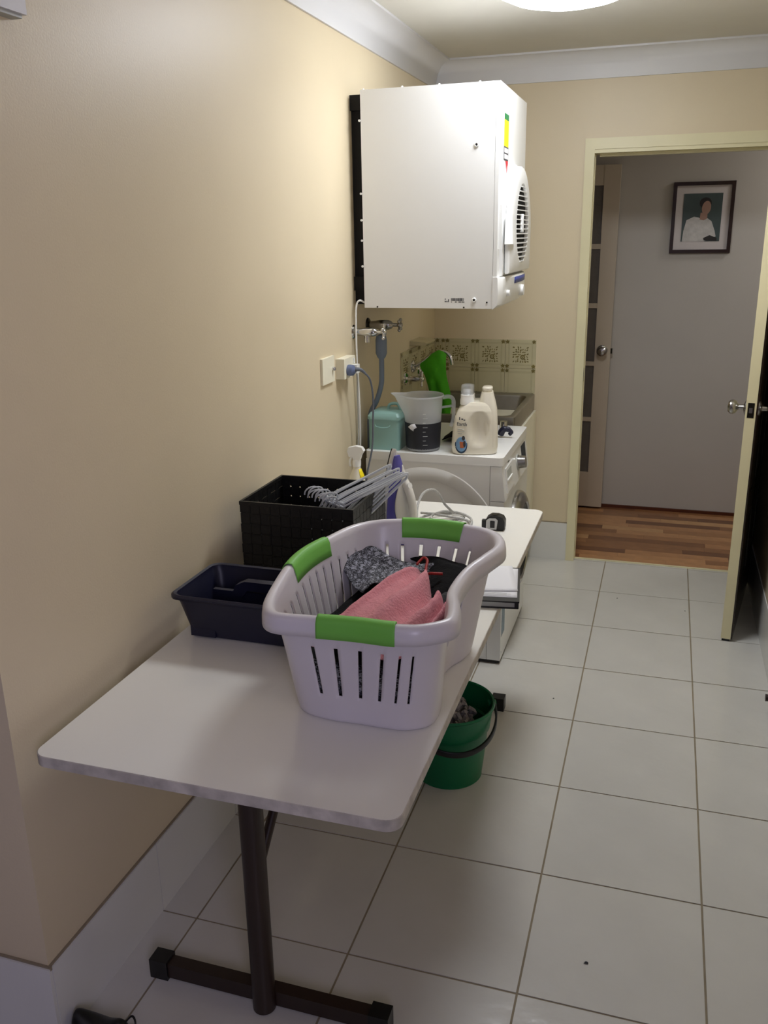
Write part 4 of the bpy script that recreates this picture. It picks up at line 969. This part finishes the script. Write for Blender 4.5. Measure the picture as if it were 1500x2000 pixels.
B().box((sx0+0.006, sy0+0.006, 0.06), (sx1-0.006, sy1-0.004, sz-0.072), 0.004).build('cabinet', 'cream', tr)
B().box((sx1-0.006, sy0+0.012, 0.08), (sx1+0.010, sy1-0.012, sz-0.078), 0.003).build('cabinet_door', 'cream', tr)
B().box((sx0+0.02, sy0+0.03, 0.0), (sx1-0.04, sy1-0.01, 0.06)).build('kickboard', 'cream', tr)

# ---- patterned splashback tiles
rg2 = random.Random(3)
def tile_local(w, hgt, motif):   # local: x across, z up, facing -y ; returns list of (builder, material, name)
    base = B().box((0.0008, -0.005, 0.0008), (w-0.0008, 0, hgt-0.0008), 0.001, 1)
    ln = B(); y0, y1 = -0.0053, -0.0049
    for d, t in ((0.016, 0.0016), (0.021, 0.0010)):
        ln.box((d, y0, 0.003), (d+t, y1, hgt-0.003)); ln.box((w-d-t, y0, 0.003), (w-d, y1, hgt-0.003))
        ln.box((0.003, y0, d), (w-0.003, y1, d+t)); ln.box((0.003, y0, hgt-d-t), (w-0.003, y1, hgt-d))
    mo = B()
    def leaf(cx, cz, a, L, W):
        L, W = L*1.15, W*1.25; pts = [(-L/2, 0), (-L/4, W/2), (L/4, W/2), (L/2, 0), (L/4, -W/2), (-L/4, -W/2)]
        mo.prism([(cx+p[0]*math.cos(a)-p[1]*math.sin(a), cz+p[0]*math.sin(a)+p[1]*math.cos(a)) for p in pts], 'Y', -0.0058, -0.0049)
    for cx, cz in ((0.011, 0.011), (w-0.011, 0.011), (0.011, hgt-0.011), (w-0.011, hgt-0.011)):
        for k_ in range(5): 
            a = 2*PI*k_/5+0.4; leaf(cx+0.0055*math.cos(a), cz+0.0055*math.sin(a), a, 0.009, 0.005)
    if motif:
        c = (w/2, hgt/2-0.002)
        for k_ in range(9):
            a = 2*PI*k_/9; leaf(c[0]+0.011+0.009*math.cos(a), c[1]-0.013+0.009*math.sin(a), a+1.3, 0.008, 0.005)
        leaf(c[0]+0.011, c[1]-0.013, 0.3, 0.006, 0.006)
        for gx_ in range(7):
            for gz_ in range(7):
                x, z = (gx_-3)*0.0115, (gz_-3)*0.0115
                if math.hypot(x-0.011, z+0.013) < 0.015 or rg2.random() < 0.16 or (gz_ == 6 and gx_ in (1, 4, 5)): continue
                leaf(c[0]+x+rg2.uniform(-.002, .002), c[1]+z+rg2.uniform(-.002, .002), math.atan2(z, x)+rg2.uniform(-0.7, 0.7), rg2.uniform(0.007, 0.012), rg2.uniform(0.003, 0.0055))
    return [(base, 'walltile', 'tile'), (ln, 'motifline', 'printed_border'), (mo, 'motif', 'printed_flowers')]
TW = 0.1535; TH = 0.1425; TB = sz-0.018
def splash(name, label, place):
    e = thing(name, label, 'wall tiles', place[0][0])
    proto = {}
    for key, (loc, rz, w, motif) in enumerate(place):
        k_ = (round(w, 4), motif)
        if k_ not in proto:
            proto[k_] = []
            t = None
            for bb, m, nm in tile_local(w, TH, motif):
                if t is None:
                    t = bb.build(nm, m, None, local=True); t.parent = e; proto[k_].append(t.data); cur = t
                else:
                    o = bb.build(nm, m, None, local=True); o.parent = t; o['kind'] = 'stuff'; proto[k_].append(o.data)
        else:
            t = bpy.data.objects.new('tile', proto[k_][0]); COL.objects.link(t); t.parent = e
            for nm, me in zip(('printed_border', 'printed_flowers'), proto[k_][1:]):
                o = bpy.data.objects.new(nm, me); COL.objects.link(o); o.parent = t; o['kind'] = 'stuff'
        t.location = Vector(loc)-Vector(place[0][0]); t.rotation_euler = (0, 0, rz)
far = []
for r_ in range(2):
    z = TB+r_*TH; x1 = 0.519
    for i in range(4):
        x0 = max(0.006, x1-TW); far.append(((x0, YF, z), 0, x1-x0, r_ == 1)); x1 = x0
        if x0 <= 0.0061: break
splash('tiled_splashback', 'cream splashback tiles with olive flower sprays on the far wall above the sink', far)
lef = []
for r_ in range(2):
    z = TB+r_*TH; y0 = 3.772
    for i in range(4):
        w_ = min(TW, 4.386-y0); lef.append(((0.0, y0, z), PI/2, w_, r_ == 1)); y0 += w_
# rotation by +90 degrees turns the tile face (-y) to +x
splash('tiled_splashback', 'cream splashback tiles on the side wall behind the sink taps', lef)
o = B().prism([(0.0, 1.150), (0.075, 1.152), (0.080, 1.160), (0.070, 1.166), (0.0, 1.172)], 'Y', 3.93, 4.10, 0.003).build('soap_ledge', 'walltile', None); recenter(o); tag(o, 'small cream soap ledge on the side wall above the sink taps', 'soap dish')

# ---- taps
def cross_handle(b, c, ax, r=0.030, n=4, phase=0.4, t=0.0055):
    ax = Vector(ax).normalized(); a = ax.orthogonal().normalized(); bb = ax.cross(a); c = Vector(c)
    b.sphere(c, 0.012)
    for k_ in range(n):
        an = phase+2*PI*k_/n; d = a*math.cos(an)+bb*math.sin(an); b.cyl(c, c+d*r*0.8, t*0.8, t, 12); b.sphere(c+d*r*0.86, t*1.25, u=12, v=8)
wt1 = thing('washing_machine_tap', 'shiny chrome wall tap nearer the power outlets, with cross handle', 'tap', (0.0, 3.165, 1.295), group='chrome taps over the washing machine')
y, z = 3.165, 1.292
B().lathe([(0.001, 0.012), (0.012, 0.012), (0.024, 0.006), (0.027, 0.0)], (0.0, y, z), 28, 'X').build('wall_flange', 'chrome', wt1)
B().lathe([(0.013, 0.0), (0.014, 0.03), (0.017, 0.05), (0.017, 0.075), (0.013, 0.088), (0.007, 0.094), (0.0065, 0.112)], (0.0, y, z), 28, 'X').build('tap_body', 'chrome', wt1)
b = B(); cross_handle(b, (0.118, y, z+0.002), (1, 0.1, 0)); b.build('cross_handle', 'chrome', wt1)
B().cyl((0.052, y, z-0.008), (0.052, y, z-0.038), 0.010, 0.011).build('tap_outlet', 'chrome', wt1)
wt2 = thing('washing_machine_tap', 'shaded dark chrome wall tap further from the power outlets', 'tap', (0.0, 3.33, 1.300), group='chrome taps over the washing machine')
y, z = 3.33, 1.303
B().lathe([(0.001, 0.012), (0.012, 0.012), (0.024, 0.006), (0.027, 0.0)], (0.0, y, z), 28, 'X').build('wall_flange', 'darkmetal', wt2)
B().lathe([(0.013, 0.0), (0.015, 0.03), (0.019, 0.05), (0.019, 0.085), (0.014, 0.098), (0.007, 0.104), (0.0065, 0.128)], (0.0, y, z), 28, 'X').build('tap_body', 'satin', wt2)
b = B(); cross_handle(b, (0.132, y, z), (1, 0.1, 0), 0.028, 4, 0.1); b.build('cross_handle', 'satin', wt2)
B().cyl((0.060, y, z-0.008), (0.060, y, z-0.038), 0.010, 0.011).build('tap_outlet', 'satin', wt2)
hs = thing('inlet_hose', 'grey blue hose hanging from the wall taps down behind the tin', 'hose', (0.085, 3.24, 1.26))
B().lathe([(0.012, 0.02), (0.019, 0.015), (0.022, 0.0), (0.022, -0.05), (0.016, -0.065), (0.010, -0.072)], (0.085, 3.235, 1.255), 24).build('hose_coupling', 'hose', hs)
B().tube([(0.085, 3.235, 1.19), (0.085, 3.235, 1.13), (0.080, 3.24, 1.08), (0.060, 3.245, 1.02), (0.030, 3.25, 0.96), (0.026, 3.25, 0.86), (0.026, 3.25, 0.60)], 0.010, 12, 8).build('hose_tube', 'hose', hs)
B().tube([(0.060, 3.33, 1.265), (0.072, 3.30, 1.255), (0.083, 3.25, 1.262)], 0.009, 10).build('elbow', 'hose', hs)

for i, (yy, lab) in enumerate(((3.84, 'chrome sink tap nearest the washing machine, on the side wall'), (4.08, 'chrome sink tap closer to the corner, partly behind the green cloth'))):
    t = thing('sink_tap', lab, 'tap', (0.0, yy, 1.01), group='sink taps on the side wall')
    z = 1.012
    B().lathe([(0.001, 0.014), (0.014, 0.013), (0.027, 0.006), (0.030, 0.0)], (0.005, yy, z), 28, 'X').build('wall_flange', 'chrome', t)
    B().lathe([(0.012, 0.0), (0.012, 0.045), (0.009, 0.055), (0.007, 0.065)], (0.012, yy, z), 24, 'X').build('tap_body', 'chrome', t)
    b = B(); cross_handle(b, (0.082, yy, z), (1, 0.12, 0), 0.034, 4, 0.5); b.build('cross_handle', 'chrome', t)
sp = thing('sink_spout', 'curved chrome wall spout over the sink with a green cloth hung on it', 'spout', (0.0, 3.96, 1.07))
B().lathe([(0.001, 0.012), (0.016, 0.011), (0.028, 0.004), (0.029, 0.0)], (0.005, 3.96, 1.05), 28, 'X').build('wall_flange', 'chrome', sp)
B().tube([(0.01, 3.96, 1.05), (0.05, 3.96, 1.07), (0.10, 3.965, 1.108), (0.150, 3.97, 1.120), (0.182, 3.97, 1.100), (0.192, 3.97, 1.062)], 0.0085, 14, 8).build('spout_pipe', 'chrome', sp)
# green cloth hanging over the spout: rows from top to bottom
def gp(px0, px1, x0, x1, z, yv, k_): pass
GC = [[(0.078,3.935,1.085),(0.100,3.948,1.112),(0.125,3.955,1.128),(0.150,3.95,1.128),(0.168,3.955,1.112)],
      [(0.050,3.925,1.060),(0.088,3.915,1.085),(0.120,3.918,1.100),(0.150,3.915,1.095),(0.172,3.93,1.080)],
      [(0.072,3.935,1.010),(0.095,3.912,1.030),(0.125,3.900,1.030),(0.155,3.912,1.020),(0.176,3.925,1.020)],
      [(0.088,3.935,0.960),(0.108,3.905,0.965),(0.130,3.920,0.965),(0.158,3.900,0.960),(0.190,3.925,0.965)],
      [(0.102,3.930,0.910),(0.120,3.908,0.905),(0.140,3.925,0.900),(0.170,3.905,0.900),(0.200,3.925,0.905)],
      [(0.125,3.930,0.840),(0.140,3.912,0.835),(0.155,3.925,0.830),(0.175,3.910,0.830),(0.195,3.925,0.835)]]
drape('hanging_cloth', 'greencloth', GC, 0.003, 'bright green cleaning cloth hanging over the sink spout', 'cloth', 6, 0.004, 28, 1)

# ---- clothes dryer on the wall
X0, X1, Y0, Y1, Z0, Z1 = 0.050, 0.541, 3.150, 3.715, 1.382, 2.118
dy = thing('clothes_dryer', 'white clothes dryer mounted high on the left wall above the washing machine', 'dryer', ((X0+X1)/2, (Y0+Y1)/2, Z0))
B().box((X0, Y0, Z0), (X1-0.0145, Y1, Z1), 0.003, 2).build('cabinet', 'dryer', dy)
B().box((X1-0.0135, Y0, Z0+0.105), (X1, Y1, Z1), 0.007, 3).build('front_frame', 'dryer', dy)
b = B()  # black rear bracket frame and vent grille between dryer and wall
b.box((0.0, Y0+0.045, Z0+0.01), (X0-0.0005, Y0+0.06, Z1-0.01)); b.box((0.0, Y1-0.03, Z0+0.01), (X0-0.0005, Y1-0.012, Z1-0.01)); b.box((0.0, Y0+0.03, Z1-0.06), (X0-0.0005, Y1-0.03, Z1-0.01)); b.box((0.0, Y0+0.03, Z0+0.06), (X0-0.0005, Y1-0.03, Z0+0.11))
b.build('wall_bracket', 'dark', dy)
for i, z in enumerate((2.02, 1.78, 1.69, 1.62, 1.53)):
    B().cyl((X0-0.004, Y0+0.0, z), (X0-0.004, Y0-0.004, z), 0.004).build('rear_screw', 'white', dy)
for x, z in ((0.463, 1.925), (0.462, 1.412)):
    B().lathe([(0.0085, 0.0), (0.0085, -0.003), (0.0055, -0.005), (0.004, -0.004)], (x, Y0, z), 24, 'Y').build('wall_plug', 'white', dy)
    B().cyl((x, Y0-0.001, z), (x, Y0-0.0042, z), 0.0040).build('plug_hole', 'black', dy)
for x, z in ((0.10, 1.386), (0.425, 1.386), (0.508, 1.404)):
    B().cyl((x, Y0-0.002, z), (x, Y0, z), 0.003).build('screw', 'darkmetal', dy)
for x in (0.06, 0.20, 0.33, 0.47):
    B().cyl((x, Y0+0.006, Z1), (x, Y0+0.006, Z1+0.004), 0.004).build('lid_screw', 'white', dy)
# control fascia (lower front)
b = B(); fz = Z0+0.108
rows = []
for yy in [Y0-0.003]+[Y0+(Y1-Y0)*i/20 for i in range(1, 20)]+[Y1+0.001]:
    s_ = math.sin(PI*(yy-Y0)/(Y1-Y0)); bul = 0.030*(max(0, s_))**0.5
    rows.append([(X1-0.014, yy, Z0-0.002), (X1-0.012, yy, Z0-0.002), (X1+0.004+bul*0.45, yy, Z0+0.012), (X1+0.006+bul*0.9, yy, Z0+0.045), (X1+0.004+bul, yy, fz-0.006), (X1+0.002+bul*0.9, yy, fz), (X1-0.014, yy, fz)])
b.loft(rows); b.build('control_fascia', 'dryer', dy, ang=28)
# blue printed strip and selector
def fasc_x(yy): return X1+0.004+0.030*math.sin(PI*(yy-Y0)/(Y1-Y0))**0.5
b = B(); rows = []
for i in range(13):
    yy = Y0+0.19+0.30*i/12; rows.append([(fasc_x(yy)+0.0004, yy, fz-0.030), (fasc_x(yy)+0.0012, yy, fz-0.007)])
b.loft(rows, False, False, close=False); b.build('blue_strip', 'blue', dy, solid=0.0004, off=0)
b = B(); b.cyl((X1+0.012, Y0+0.085, Z0+0.050), (X1+0.034, Y0+0.085, Z0+0.050), 0.012, 0.010, 20); b.build('selector_knob', 'white', dy)
b = B(); b.cyl((X1+0.015, Y0+0.36, Z0+0.045), (X1+0.042, Y0+0.36, Z0+0.045), 0.022, 0.020, 28); b.build('timer_knob', 'white', dy)
# front door: backing bulge and raised panel, flat bottom and domed top
def door_outline(e, zb=None):
    yc_, rr, zc = (Y0+Y1)/2+0.012, 0.243-e, 1.628
    pts = []
    for i in range(33):
        t = PI*i/32*1.0; pts.append((yc_+rr*math.cos(t), zc+(rr)*math.sin(t)))
    zb_ = 1.499+e; xa, xb = yc_-rr+0.004, yc_+rr-0.004
    pts += [(yc_-rr+0.002, zc+(zb_-zc)*q/4) for q in range(1, 4)]+[(xa+(xb-xa)*q/16, zb_) for q in range(17)]+[(yc_+rr-0.002, zb_+(zc-zb_)*q/4) for q in range(1, 4)]
    return pts
def door_layers(L, nm, m, parent=dy):
    b = B(); b.loft([[(x, p[0], p[1]) for p in door_outline(e)] for x, e in L]); return b.build(nm, m, parent, ang=30)
door_layers([(X1, -0.008), (X1+0.010, -0.006), (X1+0.014, 0.004)], 'door_surround', 'dryer')
dd = B(); yc_, zc = (Y0+Y1)/2+0.012, 1.628
# annular door shell with a round grille opening
GR = 0.140; gzc = 1.672
outl = [door_outline(e) for e in (0.006, 0.0, 0.004, 0.022)]
def matchcircle(r):   # circle points in matching order with the outline
    pts = []
    for p in door_outline(0):
        a = math.atan2(p[1]-gzc, p[0]-yc_); pts.append((yc_+r*math.cos(a), gzc+r*math.sin(a)))
    return pts
lay = [[(X1+0.016, *p) for p in outl[0]], [(X1+0.020, *p) for p in outl[1]], [(X1+0.028, *p) for p in outl[1]], [(X1+0.034, *p) for p in outl[2]], [(X1+0.038, *p) for p in outl[3]], [(X1+0.040, *p) for p in matchcircle(GR+0.006)], [(X1+0.040, *p) for p in matchcircle(GR)], [(X1+0.028, *p) for p in matchcircle(GR-0.002)]]
dd.loft(lay, True, False); drr = dd.build('dryer_door', 'dryer', dy, ang=30)
B().cyl((X1+0.022, yc_, gzc), (X1+0.027, yc_, gzc), GR, GR, 40).build('grille_backing', 'dark', drr)
for i in range(17):
    z = gzc-GR+GR*2*(i+0.5)/17; hw = math.sqrt(max(0.0001, GR**2-(z-gzc)**2))
    B().hexa([(X1+0.028, yc_-hw, z-0.004), (X1+0.042, yc_-hw, z-0.006), (X1+0.042, yc_+hw, z-0.006), (X1+0.028, yc_+hw, z-0.004)], [(X1+0.028, yc_-hw, z-0.0005), (X1+0.042, yc_-hw, z-0.0025), (X1+0.042, yc_+hw, z-0.0025), (X1+0.028, yc_+hw, z-0.0005)]).build('grille_slat', 'dryer', drr)
b = B()
for yy in (yc_-0.030, yc_-0.008): b.prism(rrect(yy-0.007, gzc-0.032, yy+0.007, gzc+0.032, 0.006, 4), 'X', X1+0.037, X1+0.045, 0.001, 1)
b.build('grille_badge', 'dryer', drr)
b = B(); b.hexa([(X1+0.018, Y0+0.040, 1.600), (X1+0.046, Y0+0.050, 1.600), (X1+0.046, Y0+0.105, 1.600), (X1+0.020, Y0+0.100, 1.600)], [(X1+0.018, Y0+0.048, 1.700), (X1+0.040, Y0+0.060, 1.700), (X1+0.040, Y0+0.090, 1.700), (X1+0.020, Y0+0.090, 1.700)], 0.006, 3); b.build('door_handle', 'white', drr)
B().box((X1+0.0, Y0+0.018, 1.585), (X1+0.010, Y0+0.030, 1.730), 0.003).build('catch_strip', 'white', dy)
# energy rating sticker on the front
def stk(z0, z1, m, l=0.0): B().box((X1-0.0005, Y0+0.085, z0), (X1+0.0009+l, Y0+0.170, z1)).build('sticker', m, dy)
stk(2.010, 2.030, 'darkgreen'); stk(1.925, 2.010, 'yellow'); stk(1.880, 1.925, 'ink'); 
B().box((X1+0.0005, Y0+0.092, 1.905), (X1+0.0014, Y0+0.163, 1.920)).build('sticker_box', 'mount', dy)
B().box((X1+0.0005, Y0+0.092, 1.885), (X1+0.0014, Y0+0.163, 1.900)).build('sticker_box', 'mount', dy)
B().prism([(Y0+0.12, 1.880), (Y0+0.17, 1.880), (Y0+0.155, 1.835)], 'X', X1-0.0005, X1+0.0009).build('sticker', 'redprint', dy)
b = B(); xr = 0.378
rq = random.Random(9)
while xr < 0.425:
    w_ = rq.choice((0.0007, 0.0012, 0.002)); b.box((xr, Y0-0.0004, 1.4085), (xr+w_, Y0, 1.4185)); xr += w_+rq.choice((0.0007, 0.0012))
b.build('barcode', 'ink', dy)
b = B()
for x_, z_, w_, h_ in ((0.378, 1.4035, 0.004, 0.003), (0.392, 1.4035, 0.007, 0.003), (0.405, 1.4035, 0.010, 0.003), (0.417, 1.4035, 0.010, 0.003), (0.355, 1.4135, 0.004, 0.003), (0.355, 1.4045, 0.004, 0.004), (0.361, 1.4045, 0.004, 0.004), (0.367, 1.4045, 0.003, 0.010)): b.box((x_, Y0-0.0004, z_), (x_+w_, Y0, z_+h_))
b.build('printed_marks', 'ink', dy)
b = B(); b.tube([(0.045, 3.165, 1.40), (0.030, 3.150, 1.408), (0.018, 3.146, 1.385), (0.016, 3.143, 1.30), (0.018, 3.140, 1.19), (0.018, 3.155, 1.04), (0.018, 3.158, 0.90), (0.018, 3.140, 0.75), (0.02, 3.10, 0.60)], 0.0034, 8, 8)
b.build('power_cord', 'white', dy)

# ---- power outlets, plugs and cords
def outlet(loc, lab, w_, h_, dep):
    t = thing('power_outlet', lab, 'power outlet', loc, group=None)
    y, z = loc[1], loc[2]
    B().box((0, y-w_/2, z-h_/2), (dep, y+w_/2, z+h_/2), 0.003, 3).build('cover_plate', 'cream', t)
    return t
o1 = outlet((0, 2.866, 1.190), 'cream wall plate with a single round button, nearest of the outlets', 0.115, 0.090, 0.009)
B().lathe([(0.001, 0.021), (0.005, 0.020), (0.007, 0.016), (0.007, 0.009)], (0, 2.905, 1.190), 20, 'X').build('round_button', 'chrome', o1)
o2 = outlet((0, 3.020, 1.180), 'cream power outlet with the blue grey plug in it, beside the dryer cord', 0.120, 0.072, 0.032)
B().box((0.032, 3.055, 1.190), (0.036, 3.068, 1.208), 0.001).build('rocker_switch', 'white', o2)
pg = thing('power_plug', 'blue grey plug with a grey cord running down behind the table', 'plug', (0.034, 3.000, 1.175))
B().lathe([(0.020, 0.0325), (0.021, 0.040), (0.019, 0.052), (0.010, 0.060)], (0, 3.000, 1.172), 24, 'X', cap1=True, cap0=True).build('plug_body', 'plugblue', pg)
B().tube([(0.050, 3.000, 1.172), (0.066, 3.004, 1.176), (0.080, 3.010, 1.172), (0.092, 3.016, 1.160)], 0.007, 10, 4, radii=[0.008, 0.007, 0.006, 0.005]).build('strain_relief', 'cordgrey', pg)
B().tube([(0.090, 3.015, 1.162), (0.105, 3.03, 1.135), (0.112, 3.04, 1.07), (0.110, 3.04, 0.98), (0.108, 3.03, 0.88), (0.095, 3.00, 0.78), (0.090, 2.98, 0.66), (0.08, 2.96, 0.50)], 0.0036, 8, 8).build('cord', 'cordgrey', pg)
pg2 = thing('power_plug', 'white plug at the back of the outlet with a thin white cord hanging down', 'plug', (0.034, 3.055, 1.17))
B().box((0.0325, 3.040, 1.155), (0.052, 3.072, 1.186), 0.004).build('plug_body', 'white', pg2)
B().tube([(0.045, 3.056, 1.156), (0.044, 3.066, 1.13), (0.036, 3.085, 1.06), (0.030, 3.105, 0.96), (0.026, 3.105, 0.86), (0.024, 3.09, 0.74), (0.03, 3.07, 0.60)], 0.0034, 8, 8).build('cord', 'offgrey', pg2)

# ---- spray bottle
sb = thing('spray_bottle', 'white trigger spray bottle with a yellow label behind the black box', 'spray bottle', (0.105, 2.862, TZ))
c = (0.105, 2.862, TZ)
B().lathe([(0.001, 0.001), (0.028, 0.001), (0.031, 0.008), (0.031, 0.070), (0.026, 0.095), (0.014, 0.125), (0.012, 0.140)], c, 32).build('bottle_body', 'bottle', sb)
B().lathe([(0.0148, 0.132), (0.0155, 0.150), (0.013, 0.156), (0.011, 0.158)], c, 24, cap1=True).build('collar', 'white', sb)
B().prism([(-0.026, 0.166), (-0.032, 0.186), (-0.028, 0.200), (0.000, 0.207), (0.022, 0.203), (0.030, 0.190), (0.020, 0.176), (0.014, 0.157), (-0.010, 0.157), (-0.012, 0.168)], 'Y', -0.010, 0.010, 0.004, 3).xf(Matrix.Translation(c)).build('spray_head', 'white', sb)
B().tube([(c[0]-0.016, c[1], c[2]+0.168), (c[0]-0.026, c[1], c[2]+0.150), (c[0]-0.024, c[1], c[2]+0.130)], 0.004, 8).build('trigger', 'white', sb)
b = B(); b.grid(lambda u, v: (c[0]+(0.0316 if v < .99 else 0.0316)*math.cos(-0.9+1.5*u), c[1]+0.0316*math.sin(-0.9+1.5*u), c[2]+0.015+0.055*v), 12, 3); b.build('label', 'yellow', sb, solid=0.0003, off=1, label='yellow label')
b = B(); b.grid(lambda u, v: (c[0]+(0.0272-0.012*v)*math.cos(-0.8+1.2*u), c[1]+(0.0272-0.012*v)*math.sin(-0.8+1.2*u), c[2]+0.094+0.030*v), 10, 4); b.build('neck_label', 'yellow', sb, solid=0.0003, off=1, label='yellow neck label')

# ---- pale box on the wall at the top left of the frame
wu = thing('wall_chime_box', 'pale grey wall-mounted box cut off at the top left corner of the photo', 'wall box', (0.0, 1.36, 2.02))
B().box((0.0, 1.27, 2.008), (0.028, 1.438, 2.15), 0.004).build('box_cover', 'cornice', wu)
B().box((0.0, 1.276, 2.002), (0.022, 1.432, 2.0085), 0.001).build('box_base', 'offgrey', wu)

# ---- door stop on the right wall and specks on the floor
o = B().cyl((XR-0.012, 3.02, 0.06), (XR-0.045, 3.02, 0.06), 0.010, 0.013, 16).build('door_buffer', 'brown', None); tag(o, 'small dark rubber door buffer low on the right wall', 'door stop')
for x, y, lab, s_ in ((1.055, 1.700, 'small dark leaf fragment on the floor tile right of the table front', 1.0), (0.83, 2.915, 'tiny dark crumb on the tile between bucket and washing machine', 0.5), (1.0, 3.93, 'tiny dark crumb on the floor tile before the doorway, left one', 0.5), (1.30, 3.86, 'tiny dark crumb on the floor tile before the doorway, right one', 0.5)):
    b = B(); b.tube([(x-0.005*s_, y-0.003*s_, 0.0015), (x, y, 0.003), (x+0.005*s_, y-0.001*s_, 0.0015)], 0.0016*s_+0.0006, 6, 3, radii=[0.0008, 0.002*s_+0.0004, 0.002*s_+0.0004, 0.0008]); o = b.build('floor_crumb', 'ink', None); recenter(o); tag(o, lab, 'crumb')
